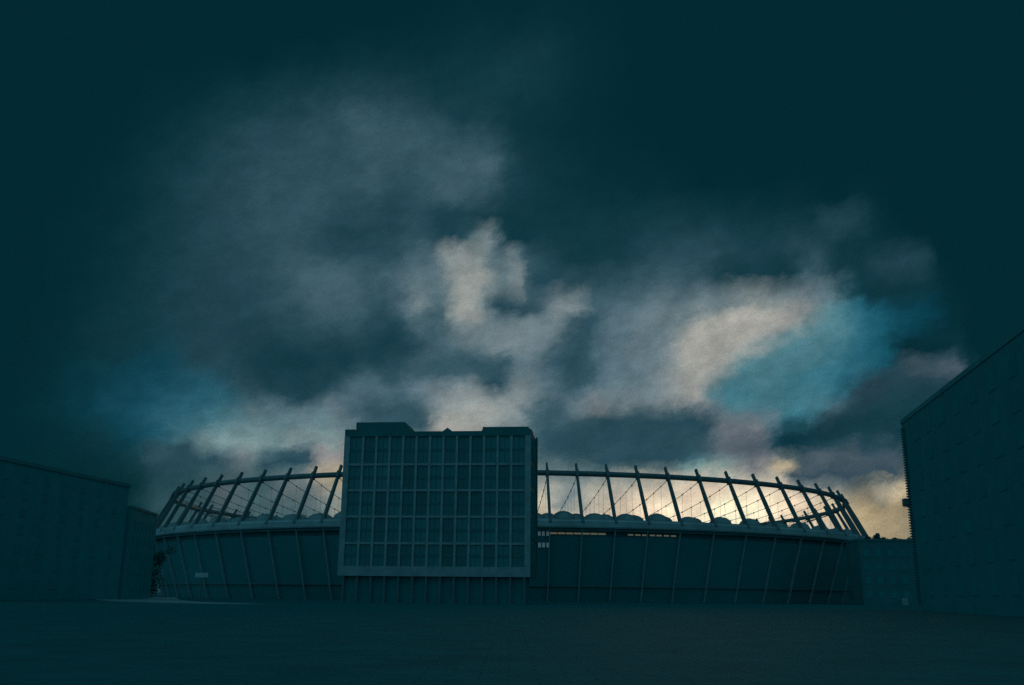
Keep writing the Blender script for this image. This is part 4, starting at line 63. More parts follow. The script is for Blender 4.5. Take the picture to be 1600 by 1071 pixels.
 [3, 41, 49, 3, 41, 49, 3, 41, 49, 3, 41, 49, 3, 41, 49, 3, 41, 49, 3, 41, 49, 3, 41, 49, 3, 41, 49, 3, 41, 49, 3, 41, 49, 3, 41, 49, 3, 41, 50, 4, 42, 50, 5, 43, 51, 6, 44, 52, 7, 45, 53, 8, 46, 55, 10, 48, 57, 12, 50, 59, 15, 52, 62, 18, 55, 65, 21, 57, 68, 24, 60, 71, 27, 63, 74, 29, 65, 76, 32, 66, 78, 34, 68, 80, 36, 70, 82, 39, 72, 84, 41, 74, 86, 43, 75, 87, 45, 76, 89, 46, 77, 89, 47, 78, 90, 47, 78, 91, 47, 78, 91, 47, 78, 90, 46, 77, 89, 43, 76, 88, 41, 73, 85, 40, 73, 85, 42, 75, 87, 44, 76, 88, 41, 74, 86, 37, 70, 82, 35, 69, 81, 35, 69, 81, 36, 70, 82, 38, 71, 83, 38, 71, 83, 36, 69, 81, 30, 65, 77, 27, 62, 74, 26, 62, 73, 27, 62, 74, 27, 63, 74, 25, 61, 72, 23, 59, 70, 21, 58, 69, 18, 56, 66, 17, 55, 65, 18, 55, 66, 18, 56, 66, 17, 55, 65, 16, 55, 65, 16, 54, 65, 16, 54, 64, 16, 54, 64, 15, 54, 63, 15, 53, 63, 14, 52, 62, 14, 52, 62, 14, 52, 61, 14, 52, 61, 14, 52, 62, 14, 52, 62, 15, 53, 62, 15, 53, 63, 15, 53, 63, 16, 53, 63, 16, 53, 63, 15, 53, 63, 15, 52, 62, 14, 51, 61, 13, 51, 60, 12, 50, 59, 12, 49, 59, 11, 49, 58, 11, 48, 58, 10, 48, 57, 9, 47, 56, 8, 46, 55, 8, 46, 54, 8, 46, 55, 9, 46, 55, 8, 46, 55, 7, 45, 54, 6, 44, 52, 4, 42, 50, 3, 42, 50, 4, 43, 51, 5, 44, 52, 6, 44, 52, 5, 43, 52, 4, 42, 51, 3, 41, 49, 3, 41, 49, 3, 41, 49, 3, 41, 49, 3, 41, 49, 3, 41, 49, 3, 41, 49, 3, 41, 49, 3, 41, 49, 3, 41, 49, 3, 41, 49, 3, 41, 49, 3, 41, 49, 3, 41, 49, 3, 41, 49, 3, 41, 49, 3, 41, 49, 3, 41, 49, 3, 41, 49],
 [3, 41, 49, 3, 41, 49, 3, 41, 49, 3, 41, 49, 3, 41, 49, 3, 41, 49, 3, 41, 49, 3, 41, 49, 3, 41, 49, 3, 41, 49, 3, 41, 49, 3, 41, 49, 3, 41, 49, 4, 42, 50, 4, 42, 50, 5, 43, 51, 6, 44, 52, 7, 45, 54, 9, 47, 56, 11, 49, 58, 13, 51, 60, 16, 53, 63, 18, 56, 66, 21, 58, 69, 24, 60, 71, 27, 63, 74, 29, 65, 76, 32, 67, 78, 35, 69, 80, 37, 71, 83, 40, 73, 85, 42, 74, 86, 43, 76, 88, 45, 76, 89, 45, 77, 89, 46, 78, 90, 46, 78, 90, 47, 78, 90, 46, 78, 90, 45, 77, 89, 44, 76, 88, 46, 78, 90, 50, 81, 93, 52, 83, 95, 52, 83, 94, 49, 80, 92, 43, 75, 87, 38, 71, 83, 38, 71, 83, 40, 73, 85, 44, 76, 88, 48, 80, 92, 54, 84, 96, 60, 89, 101, 62, 91, 103, 61, 90, 101, 58, 88, 99, 55, 85, 97, 53, 83, 95, 43, 75, 87, 32, 67, 78, 24, 61, 72, 21, 58, 69, 19, 56, 67, 18, 56, 66, 17, 55, 65, 16, 54, 64, 14, 53, 62, 13, 51, 61, 12, 50, 59, 11, 49, 58, 10, 48, 58, 10, 48, 57, 9, 48, 57, 9, 47, 56, 8, 47, 56, 8, 46, 55, 7, 45, 53, 7, 45, 53, 8, 46, 54, 8, 46, 55, 8, 46, 55, 7, 45, 54, 6, 44, 53, 5, 43, 51, 3, 41, 49, 3, 42, 50, 4, 42, 50, 4, 42, 51, 4, 42, 51, 4, 42, 50, 3, 41, 49, 3, 41, 49, 3, 41, 49, 3, 41, 49, 3, 41, 49, 4, 42, 50, 3, 41, 49, 3, 41, 49, 3, 41, 49, 3, 41, 49, 3, 41, 49, 3, 41, 49, 3, 41, 49, 3, 41, 49, 3, 41, 49, 3, 41, 49, 3, 41, 49, 3, 41, 49, 3, 41, 49, 3, 41, 49, 3, 41, 49, 3, 41, 49, 3, 41, 49, 3, 41, 49, 3, 41, 49, 3, 41, 49, 3, 41, 49, 3, 41, 49, 3, 41, 49, 3, 41, 49, 3, 41, 49, 3, 41, 49, 3, 41, 49, 3, 41, 49],
 [3, 41, 49, 3, 41, 49, 3, 41, 49, 3, 41, 49, 3, 41, 49, 3, 41, 49, 3, 41, 49, 3, 41, 49, 3, 41, 49, 3, 41, 49, 3, 41, 49, 3, 41, 49, 3, 41, 49, 3, 41, 49, 3, 41, 49, 4, 42, 50, 4, 42, 50, 5, 43, 52, 7, 45, 53, 8, 46, 55, 10, 48, 57, 12, 50, 59, 14, 52, 62, 17, 54, 64, 19, 56, 67, 22, 59, 69, 25, 61, 72, 28, 63, 74, 31, 66, 77, 34, 68, 80, 37, 70, 82, 39, 72, 84, 40, 73, 85, 41, 74, 86, 42, 75, 87, 43, 76, 88, 44, 76, 88, 45, 77, 89, 45, 77, 89, 45, 77, 89, 45, 77, 89, 45, 77, 89, 46, 78, 90, 50, 81, 93, 53, 84, 95, 55, 85, 97, 55, 85, 97, 53, 83, 95, 51, 82, 94, 51, 82, 94, 53, 84, 96, 55, 85, 97, 55, 85, 97, 56, 86, 97, 57, 86, 98, 58, 88, 100, 60, 89, 101, 62, 91, 103, 64, 92, 104, 64, 92, 104, 57, 87, 98, 40, 73, 84, 27, 63, 74, 21, 58, 69, 18, 55, 66, 16, 54, 64, 14, 52, 62, 13, 51, 60, 12, 50, 59, 11, 49, 58, 10, 48, 57, 9, 47, 56, 8, 46, 55, 7, 45, 54, 7, 45, 53, 6, 44, 53, 6, 44, 53, 6, 44, 52, 6, 44, 52, 5, 43, 52, 5, 43, 51, 4, 42, 51, 4, 42, 50, 3, 42, 50, 3, 41, 49, 3, 41, 49, 3, 41, 49, 3, 41, 49, 3, 41, 49, 3, 41, 49, 3, 41, 49, 3, 41, 49, 3, 41, 49, 3, 41, 49, 3, 41, 49, 3, 41, 49, 3, 41, 49, 3, 41, 49, 3, 41, 49, 3, 41, 49, 3, 41, 49, 3, 41, 49, 3, 41, 49, 3, 41, 49, 3, 41, 49, 3, 41, 49, 3, 41, 49, 3, 41, 49, 3, 41, 49, 3, 41, 49, 3, 41, 49, 3, 41, 49, 3, 41, 49, 3, 41, 49, 3, 41, 49, 3, 41, 49, 3, 41, 49, 3, 41, 49, 3, 41, 49, 3, 41, 49, 3, 41, 49, 3, 41, 49, 3, 41, 49, 3, 41, 49, 3, 41, 49],
 [3, 41, 49, 3, 41, 49, 3, 41, 49, 3, 41, 49, 3, 41, 49, 3, 41, 49, 3, 41, 49, 3, 41, 49, 3, 41, 49, 3, 41, 49, 3, 41, 49, 3, 41, 49, 3, 41, 49, 3, 41, 49, 3, 41, 49, 3, 41, 49, 3, 41, 49, 4, 42, 50, 5, 43, 51, 6, 44, 52, 7, 45, 54, 8, 47, 55, 10, 48, 57, 11, 50, 59, 14, 51, 61, 16, 53, 63, 19, 56, 66, 21, 58, 68, 24, 60, 71, 27, 63, 74, 31, 66, 77, 33, 67, 79, 34, 68, 80, 35, 69, 81, 37, 70, 82, 38, 72, 83, 40, 73, 85, 42, 74, 86, 43, 75, 88, 44, 76, 88, 44, 76, 88, 46, 78, 90, 50, 81, 93, 53, 83, 95, 55, 85, 96, 55, 85, 97, 55, 85, 97, 54, 84, 96, 53, 83, 95, 52, 83, 95, 52, 83, 95, 52, 83, 95, 52, 82, 94, 51, 82, 94, 50, 81, 93, 49, 80, 92, 48, 79, 91, 48, 79, 91, 49, 80, 91, 46, 78, 89, 38, 71, 82, 28, 64, 75, 22, 58, 69, 18, 55, 65, 15, 53, 63, 13, 52, 61, 12, 50, 60, 11, 49, 58, 10, 48, 57, 9, 47, 56, 8, 46, 55, 7, 45, 54, 7, 45, 53, 6, 44, 52, 5, 43, 52, 5, 43, 51, 5, 43, 51, 4, 42, 50, 4, 42, 50, 4, 42, 50, 3, 41, 49, 3, 41, 49, 3, 41, 49, 3, 41, 49, 3, 41, 49, 3, 41, 49, 3, 41, 49, 3, 41, 49, 3, 41, 49, 3, 41, 49, 3, 41, 49, 3, 41, 49, 3, 41, 49, 3, 41, 49, 3, 41, 49, 3, 41, 49, 3, 41, 49, 3, 41, 49, 3, 41, 49, 3, 41, 49, 3, 41, 49, 3, 41, 49, 3, 41, 49, 3, 41, 49, 3, 41, 49, 3, 41, 49, 3, 41, 49, 3, 41, 49, 3, 41, 49, 3, 41, 49, 3, 41, 49, 3, 41, 49, 3, 41, 49, 3, 41, 49, 3, 41, 49, 3, 41, 49, 3, 41, 49, 3, 41, 49, 3, 41, 49, 3, 41, 49, 3, 41, 49, 3, 41, 49, 3, 41, 49, 3, 41, 49, 3, 41, 49],
 [3, 41, 49, 3, 41, 49, 3, 41, 49, 3, 41, 49, 3, 41, 49, 3, 41, 49, 3, 41, 49, 3, 41, 49, 3, 41, 49, 3, 41, 49, 3, 41, 49, 3, 41, 49, 3, 41, 49, 3, 41, 49, 3, 41, 49, 3, 41, 49, 3, 41, 49, 3, 41, 49, 4, 42, 50, 4, 42, 50, 5, 43, 51, 5, 43, 52, 6, 44, 52, 7, 45, 53, 8, 46, 55, 10, 48, 57, 12, 49, 59, 13, 51, 61, 15, 53, 62, 17, 54, 64, 19, 56, 66, 21, 58, 68, 23, 60, 70, 25, 61, 72, 27, 63, 74, 29, 64, 76, 31, 66, 77, 33, 68, 79, 35, 69, 80, 36, 70, 81, 39, 73, 84, 47, 78, 90, 52, 83, 94, 53, 83, 95, 51, 82, 94, 48, 79, 91, 46, 77, 89, 46, 78, 90, 48, 79, 91, 49, 80, 92, 48, 79, 91, 44, 77, 88, 39, 73, 84, 34, 68, 80, 29, 65, 76, 25, 62, 73, 25, 61, 72, 26, 62, 73, 27, 63, 73, 25, 61, 72, 21, 58, 68, 17, 54, 64, 13, 51, 61, 12, 51, 60, 12, 50, 60, 11, 50, 59, 11, 49, 58, 10, 48, 57, 9, 47, 56, 8, 46, 54, 7, 45, 53, 6, 44, 53, 6, 44, 52, 5, 43, 51, 4, 43, 51, 4, 42, 50, 3, 42, 50, 3, 41, 49, 3, 41, 49, 3, 41, 49, 3, 41, 49, 3, 41, 49, 3, 41, 49, 3, 41, 49, 3, 41, 49, 3, 41, 49, 3, 41, 49, 3, 41, 49, 3, 41, 49, 3, 41, 49, 3, 41, 49, 3, 41, 49, 3, 41, 49, 3, 41, 49, 3, 41, 49, 3, 41, 49, 3, 41, 49, 3, 41, 49, 3, 41, 49, 3, 41, 49, 3, 41, 49, 3, 41, 49, 3, 41, 49, 3, 41, 49, 3, 41, 49, 3, 41, 49, 3, 41, 49, 3, 41, 49, 3, 41, 49, 3, 41, 49, 3, 41, 49, 3, 41, 49, 3, 41, 49, 3, 41, 49, 3, 41, 49, 3, 41, 49, 3, 41, 49, 3, 41, 49, 3, 41, 49, 3, 41, 49, 3, 41, 49, 3, 41, 49, 3, 41, 49, 3, 41, 49, 3, 41, 49],
 [3, 41, 49, 3, 41, 49, 3, 41, 49, 3, 41, 49, 3, 41, 49, 3, 41, 49, 3, 41, 49, 3, 41, 49, 3, 41, 49, 3, 41, 49, 3, 41, 49, 3, 41, 49, 3, 41, 49, 3, 41, 49, 3, 41, 49, 3, 41, 49, 3, 41, 49, 3, 41, 49, 3, 41, 49, 3, 41, 49, 3, 41, 49, 3, 41, 49, 3, 41, 49, 4, 42, 50, 4, 42, 51, 5, 43, 51, 6, 44, 52, 6, 45, 53, 7, 45, 54, 7, 46, 54, 8, 47, 55, 10, 48, 57, 12, 50, 59, 14, 52, 61, 16, 53, 63, 18, 55, 65, 20, 56, 66, 21, 58, 68, 23, 59, 70, 24, 60, 71, 25, 60, 71, 26, 61, 72, 27, 63, 74, 29, 64, 75, 30, 65, 76, 31, 66, 78, 32, 66, 78, 31, 65, 77, 29, 64, 75, 27, 63, 73, 24, 60, 71, 21, 58, 68, 17, 55, 65, 18, 56, 66, 19, 56, 67, 19, 57, 67, 20, 57, 67, 20, 57, 67, 20, 57, 67, 19, 57, 67, 18, 56, 66, 17, 55, 65, 16, 54, 64, 15, 53, 63, 14, 52, 62, 13, 51, 61, 12, 50, 59, 10, 48, 58, 9, 47, 56, 8, 46, 55, 7, 45, 53, 6, 44, 53, 6, 44, 52, 5, 43, 52, 5, 43, 51, 4, 42, 50, 4, 42, 50, 3, 41, 49, 3, 41, 49, 3, 41, 49, 3, 41, 49, 3, 41, 49, 3, 41, 49, 3, 41, 49, 3, 41, 49, 3, 41, 49, 3, 41, 49, 3, 41, 49, 3, 41, 49, 3, 41, 49, 3, 41, 49, 3, 41, 49, 3, 41, 49, 3, 41, 49, 3, 41, 49, 3, 41, 49, 3, 41, 49, 3, 41, 49, 3, 41, 49, 3, 41, 49, 3, 41, 49, 3, 41, 49, 3, 41, 49, 3, 41, 49, 3, 41, 49, 3, 41, 49, 3, 41, 49, 3, 41, 49, 3, 41, 49, 3, 41, 49, 3, 41, 49, 3, 41, 49, 3, 41, 49, 3, 41, 49, 3, 41, 49, 3, 41, 49, 3, 41, 49, 3, 41, 49, 3, 41, 49, 3, 41, 49, 3, 41, 49, 3, 41, 49, 3, 41, 49, 3, 41, 49, 3, 41, 49],
 [3, 41, 49, 3, 41, 49, 3, 41, 49, 3, 41, 49, 3, 41, 49, 3, 41, 49, 3, 41, 49, 3, 41, 49, 3, 41, 49, 3, 41, 49, 3, 41, 49, 3, 41, 49, 3, 41, 49, 3, 41, 49, 3, 41, 49, 3, 41, 49, 3, 41, 49, 3, 41, 49, 3, 41, 49, 3, 41, 49, 3, 41, 49, 3, 41, 49, 3, 41, 49, 3, 41, 49, 3, 41, 49, 3, 41, 49, 3, 41, 49, 3, 41, 49, 3, 41, 49, 3, 41, 49, 3, 41, 49, 4, 42, 50, 5, 43, 51, 6, 44, 53, 7, 45, 54, 8, 46, 55, 8, 46, 55, 8, 46, 55, 9, 47, 56, 11, 48, 57, 12, 50, 59, 13, 50, 60, 13, 51, 60, 14, 52, 61, 16, 53, 63, 16, 53, 63, 17, 54, 64, 16, 53, 63, 15, 53, 63, 15, 52, 62, 14, 52, 62, 14, 52, 62, 14, 52, 62, 15, 53, 62, 15, 53, 63, 15, 53, 63, 16, 54, 64, 16, 54, 64, 17, 55, 65, 18, 56, 66, 19, 57, 67, 20, 58, 68, 20, 58, 68, 19, 57, 67, 18, 56, 66, 17, 55, 65, 16, 54, 64, 15, 53, 62, 13, 51, 60, 11, 49, 58, 9, 47, 56, 8, 46, 55, 7, 45, 54, 6, 44, 53, 5, 43, 52, 5, 43, 51, 4, 42, 50, 3, 41, 49, 3, 41, 49, 3, 41, 49, 3, 41, 49, 3, 41, 49, 3, 41, 49, 3, 41, 49, 3, 41, 49, 3, 41, 49, 3, 41, 49, 3, 41, 49, 3, 41, 49, 3, 41, 49, 3, 41, 49, 3, 41, 49, 3, 41, 49, 3, 41, 49, 3, 41, 49, 3, 41, 49, 3, 41, 49, 3, 41, 49, 3, 41, 49, 3, 41, 49, 3, 41, 49, 3, 41, 49, 3, 41, 49, 3, 41, 49, 3, 41, 49, 3, 41, 49, 3, 41, 49, 3, 41, 49, 3, 41, 49, 3, 41, 49, 3, 41, 49, 3, 41, 49, 3, 41, 49, 3, 41, 49, 3, 41, 49, 3, 41, 49, 3, 41, 49, 3, 41, 49, 3, 41, 49, 3, 41, 49, 3, 41, 49, 3, 41, 49, 3, 41, 49, 3, 41, 49, 3, 41, 49],
 [3, 41, 49, 3, 41, 49, 3, 41, 49, 3, 41, 49, 3, 41, 49, 3, 41, 49, 3, 41, 49, 3, 41, 49, 3, 41, 49, 3, 41, 49, 3, 41, 49, 3, 41, 49, 3, 41, 49, 3, 41, 49, 3, 41, 49, 3, 41, 49, 3, 41, 49, 3, 41, 49, 3, 41, 49, 3, 41, 49, 3, 41, 49, 3, 41, 49, 3, 41, 49, 3, 41, 49, 3, 41, 49, 3, 41, 49, 3, 41, 49, 3, 41, 49, 3, 41, 49, 3, 41, 49, 3, 41, 49, 3, 41, 49, 3, 41, 49, 3, 41, 49, 3, 41, 49, 3, 41, 49, 3, 41, 49, 3, 41, 49, 3, 41, 49, 4, 42, 50, 5, 43, 51, 5, 43, 52, 6, 44, 52, 6, 44, 53, 6, 44, 53, 6, 44, 53, 7, 45, 53, 7, 45, 54, 7, 46, 54, 8, 46, 55, 8, 46, 55, 9, 47, 56, 9, 48, 56, 10, 48, 57, 11, 49, 58, 11, 49, 58, 12, 50, 59, 12, 50, 60, 13, 51, 60, 14, 52, 61, 15, 53, 62, 16, 54, 63, 17, 54, 64, 16, 54, 64, 16, 54, 63, 16, 53, 63, 15, 53, 63, 14, 52, 62, 12, 50, 60, 11, 49, 58, 9, 47, 56, 8, 46, 55, 7, 45, 54, 6, 44, 53, 5, 43, 52, 5, 43, 51, 4, 42, 50, 3, 41, 49, 3, 41, 49, 3, 41, 49, 3, 41, 49, 3, 41, 49, 3, 41, 49, 3, 41, 49, 3, 41, 49, 3, 41, 49, 3, 41, 49, 3, 41, 49, 3, 41, 49, 3, 41, 49, 3, 41, 49, 3, 41, 49, 3, 41, 49, 3, 41, 49, 3, 41, 49, 3, 41, 49, 3, 41, 49, 3, 41, 49, 3, 41, 49, 3, 41, 49, 3, 41, 49, 3, 41, 49, 3, 41, 49, 3, 41, 49, 3, 41, 49, 3, 41, 49, 3, 41, 49, 3, 41, 49, 3, 41, 49, 3, 41, 49, 3, 41, 49, 3, 41, 49, 3, 41, 49, 3, 41, 49, 3, 41, 49, 3, 41, 49, 3, 41, 49, 3, 41, 49, 3, 41, 49, 3, 41, 49, 3, 41, 49, 3, 41, 49, 3, 41, 49, 3, 41, 49, 3, 41, 49],
 [3, 41, 49, 3, 41, 49, 3, 41, 49, 3, 41, 49, 3, 41, 49, 3, 41, 49, 3, 41, 49, 3, 41, 49, 3, 41, 49, 3, 41, 49, 3, 41, 49, 3, 41, 49, 3, 41, 49, 3, 41, 49, 3, 41, 49, 3, 41, 49, 3, 41, 49, 3, 41, 49, 3, 41, 49, 3, 41, 49, 3, 41, 49, 3, 41, 49, 3, 41, 49, 3, 41, 49, 3, 41, 49, 3, 41, 49, 3, 41, 49, 3, 41, 49, 3, 41, 49, 3, 41, 49, 3, 41, 49, 3, 41, 49, 3, 41, 49, 3, 41, 49, 3, 41, 49, 3, 41, 49, 3, 41, 49, 3, 41, 49, 3, 41, 49, 3, 41, 49, 3, 41, 49, 3, 41, 49, 3, 41, 49, 3, 41, 49, 3, 41, 49, 3, 41, 49, 3, 41, 49, 4, 42, 50, 4, 42, 50, 4, 43, 51, 5, 43, 51, 5, 43, 52, 5, 43, 52, 6, 44, 52, 6, 44, 53, 7, 45, 53, 7, 45, 54, 8, 46, 54, 8, 46, 55, 8, 46, 55, 8, 46, 54, 7, 45, 54, 7, 45, 54, 8, 46, 55, 9, 47, 56, 9, 47, 56, 9, 47, 56, 9, 47, 56, 8, 46, 55, 7, 45, 54, 6, 44, 53, 6, 44, 52, 5, 43, 52, 5, 43, 51, 4, 43, 51, 4, 42, 50, 4, 42, 50, 3, 41, 49, 3, 41, 49, 3, 41, 49, 3, 41, 49, 3, 41, 49, 3, 41, 49, 3, 41, 49, 3, 41, 49, 3, 41, 49, 3, 41, 49, 3, 41, 49, 3, 41, 49, 3, 41, 49, 3, 41, 49, 3, 41, 49, 3, 41, 49, 3, 41, 49, 3, 41, 49, 3, 41, 49, 3, 41, 49, 3, 41, 49, 3, 41, 49, 3, 41, 49, 3, 41, 49, 3, 41, 49, 3, 41, 49, 3, 41, 49, 3, 41, 49, 3, 41, 49, 3, 41, 49, 3, 41, 49, 3, 41, 49, 3, 41, 49, 3, 41, 49, 3, 41, 49, 3, 41, 49, 3, 41, 49, 3, 41, 49, 3, 41, 49, 3, 41, 49, 3, 41, 49, 3, 41, 49, 3, 41, 49, 3, 41, 49, 3, 41, 49, 3, 41, 49, 3, 41, 49, 3, 41, 49],
 [3, 41, 49, 3, 41, 49, 3, 41, 49, 3, 41, 49, 3, 41, 49, 3, 41, 49, 3, 41, 49, 3, 41, 49, 3, 41, 49, 3, 41, 49, 3, 41, 49, 3, 41, 49, 3, 41, 49, 3, 41, 49, 3, 41, 49, 3, 41, 49, 3, 41, 49, 3, 41, 49, 3, 41, 49, 3, 41, 49, 3, 41, 49, 3, 41, 49, 3, 41, 49, 3, 41, 49, 3, 41, 49, 3, 41, 49, 3, 41, 49, 3, 41, 49, 3, 41, 49, 3, 41, 49, 3, 41, 49, 3, 41, 49, 3, 41, 49, 3, 41, 49, 3, 41, 49, 3, 41, 49, 3, 41, 49, 3, 41, 49, 3, 41, 49, 3, 41, 49, 3, 41, 49, 3, 41, 49, 3, 41, 49, 3, 41, 49, 3, 41, 49, 3, 41, 49, 3, 41, 49, 3, 41, 49, 3, 41, 49, 3, 41, 49, 3, 41, 50, 4, 42, 50, 4, 42, 50, 4, 42, 50, 4, 42, 50, 4, 42, 51, 5, 43, 51, 5, 43, 51, 5, 43, 51, 5, 43, 51, 5, 43, 51, 5, 43, 51, 5, 43, 51, 5, 43, 51, 5, 43, 52, 6, 44, 52, 6, 44, 52, 6, 44, 52, 5, 43, 52, 5, 43, 51, 5, 43, 51, 5, 43, 51, 4, 42, 50, 4, 42, 50, 4, 42, 50, 4, 42, 50, 3, 41, 49, 3, 41, 49, 3, 41, 49, 3, 41, 49, 3, 41, 49, 3, 41, 49, 3, 41, 49, 3, 41, 49, 3, 41, 49, 3, 41, 49, 3, 41, 49, 3, 41, 49, 3, 41, 49, 3, 41, 49, 3, 41, 49, 3, 41, 49, 3, 41, 49, 3, 41, 49, 3, 41, 49, 3, 41, 49, 3, 41, 49, 3, 41, 49, 3, 41, 49, 3, 41, 49, 3, 41, 49, 3, 41, 49, 3, 41, 49, 3, 41, 49, 3, 41, 49, 3, 41, 49, 3, 41, 49, 3, 41, 49, 3, 41, 49, 3, 41, 49, 3, 41, 49, 3, 41, 49, 3, 41, 49, 3, 41, 49, 3, 41, 49, 3, 41, 49, 3, 41, 49, 3, 41, 49, 3, 41, 49, 3, 41, 49, 3, 41, 49, 3, 41, 49, 3, 41, 49, 3, 41, 49, 3, 41, 49],
 [3, 41, 49, 3, 41, 49, 3, 41, 49, 3, 41, 49, 3, 41, 49, 3, 41, 49, 3, 41, 49, 3, 41, 49, 3, 41, 49, 3, 41, 49, 3, 41, 49, 3, 41, 49, 3, 41, 49, 3, 41, 49, 3, 41, 49, 3, 41, 49, 3, 41, 49, 3, 41, 49, 3, 41, 49, 3, 41, 49, 3, 41, 49, 3, 41, 49, 3, 41, 49, 3, 41, 49, 3, 41, 49, 3, 41, 49, 3, 41, 49, 3, 41, 49, 3, 41, 49, 3, 41, 49, 3, 41, 49, 3, 41, 49, 3, 41, 49, 3, 41, 49, 3, 41, 49, 3, 41, 49, 3, 41, 49, 3, 41, 49, 3, 41, 49, 3, 41, 49, 3, 41, 49, 3, 41, 49, 3, 41, 49, 3, 41, 49, 3, 41, 49, 3, 41, 49, 3, 41, 49, 3, 41, 49, 3, 41, 49, 3, 41, 49, 3, 41, 49, 3, 41, 49, 3, 41, 49, 3, 41, 49, 3, 41, 49, 3, 41, 49, 3, 41, 49, 3, 41, 49, 3, 41, 49, 3, 41, 49, 3, 41, 49, 3, 41, 49, 3, 41, 50, 4, 42, 50, 4, 42, 50, 4, 42, 50, 4, 42, 50, 4, 42, 50, 4, 42, 50, 4, 42, 50, 4, 42, 50, 3, 41, 50, 3, 41, 49, 3, 41, 49, 3, 41, 49, 3, 41, 49, 3, 41, 49, 3, 41, 49, 3, 41, 49, 3, 41, 49, 3, 41, 49, 3, 41, 49, 3, 41, 49, 3, 41, 49, 3, 41, 49, 3, 41, 49, 3, 41, 49, 3, 41, 49, 3, 41, 49, 3, 41, 49, 3, 41, 49, 3, 41, 49, 3, 41, 49, 3, 41, 49, 3, 41, 49, 3, 41, 49, 3, 41, 49, 3, 41, 49, 3, 41, 49, 3, 41, 49, 3, 41, 49, 3, 41, 49, 3, 41, 49, 3, 41, 49, 3, 41, 49, 3, 41, 49, 3, 41, 49, 3, 41, 49, 3, 41, 49, 3, 41, 49, 3, 41, 49, 3, 41, 49, 3, 41, 49, 3, 41, 49, 3, 41, 49, 3, 41, 49, 3, 41, 49, 3, 41, 49, 3, 41, 49, 3, 41, 49, 3, 41, 49, 3, 41, 49, 3, 41, 49, 3, 41, 49, 3, 41, 49],
 [3, 41, 49, 3, 41, 49, 3, 41, 49, 3, 41, 49, 3, 41, 49, 3, 41, 49, 3, 41, 49, 3, 41, 49, 3, 41, 49, 3, 41, 49, 3, 41, 49, 3, 41, 49, 3, 41, 49, 3, 41, 49, 3, 41, 49, 3, 41, 49, 3, 41, 49, 3, 41, 49, 3, 41, 49, 3, 41, 49, 3, 41, 49, 3, 41, 49, 3, 41, 49, 3, 41, 49, 3, 41, 49, 3, 41, 49, 3, 41, 49, 3, 41, 49, 3, 41, 49, 3, 41, 49, 3, 41, 49, 3, 41, 49, 3, 41, 49, 3, 41, 49, 3, 41, 49, 3, 41, 49, 3, 41, 49, 3, 41, 49, 3, 41, 49, 3, 41, 49, 3, 41, 49, 3, 41, 49, 3, 41, 49, 3, 41, 49, 3, 41, 49, 3, 41, 49, 3, 41, 49, 3, 41, 49, 3, 41, 49, 3, 41, 49, 3, 41, 49, 3, 41, 49, 3, 41, 49, 3, 41, 49, 3, 41, 49, 3, 41, 49, 3, 41, 49, 3, 41, 49, 3, 41, 49, 3, 41, 49, 3, 41, 49, 3, 41, 49, 3, 41, 49, 3, 41, 49, 3, 41, 49, 3, 41, 49, 3, 41, 49, 3, 41, 49, 3, 41, 49, 3, 41, 49, 3, 41, 49, 3, 41, 49, 3, 41, 49, 3, 41, 49, 3, 41, 49, 3, 41, 49, 3, 41, 49, 3, 41, 49, 3, 41, 49, 3, 41, 49, 3, 41, 49, 3, 41, 49, 3, 41, 49, 3, 41, 49, 3, 41, 49, 3, 41, 49, 3, 41, 49, 3, 41, 49, 3, 41, 49, 3, 41, 49, 3, 41, 49, 3, 41, 49, 3, 41, 49, 3, 41, 49, 3, 41, 49, 3, 41, 49, 3, 41, 49, 3, 41, 49, 3, 41, 49, 3, 41, 49, 3, 41, 49, 3, 41, 49, 3, 41, 49, 3, 41, 49, 3, 41, 49, 3, 41, 49, 3, 41, 49, 3, 41, 49, 3, 41, 49, 3, 41, 49, 3, 41, 49, 3, 41, 49, 3, 41, 49, 3, 41, 49, 3, 41, 49, 3, 41, 49, 3, 41, 49, 3, 41, 49, 3, 41, 49, 3, 41, 49, 3, 41, 49, 3, 41, 49, 3, 41, 49, 3, 41, 49, 3, 41, 49],
]


def lin(c):
    c /= 255.0
    return c / 12.92 if c <= 0.04045 else ((c + 0.055) / 1.055) ** 2.4

def sky_colour(c): return [lin(k) for k in c] + [1.0]

DARK = (0.0009, 0.0222, 0.0307, 1)
AMBIENT = (0.026, 0.128, 0.172, 1)

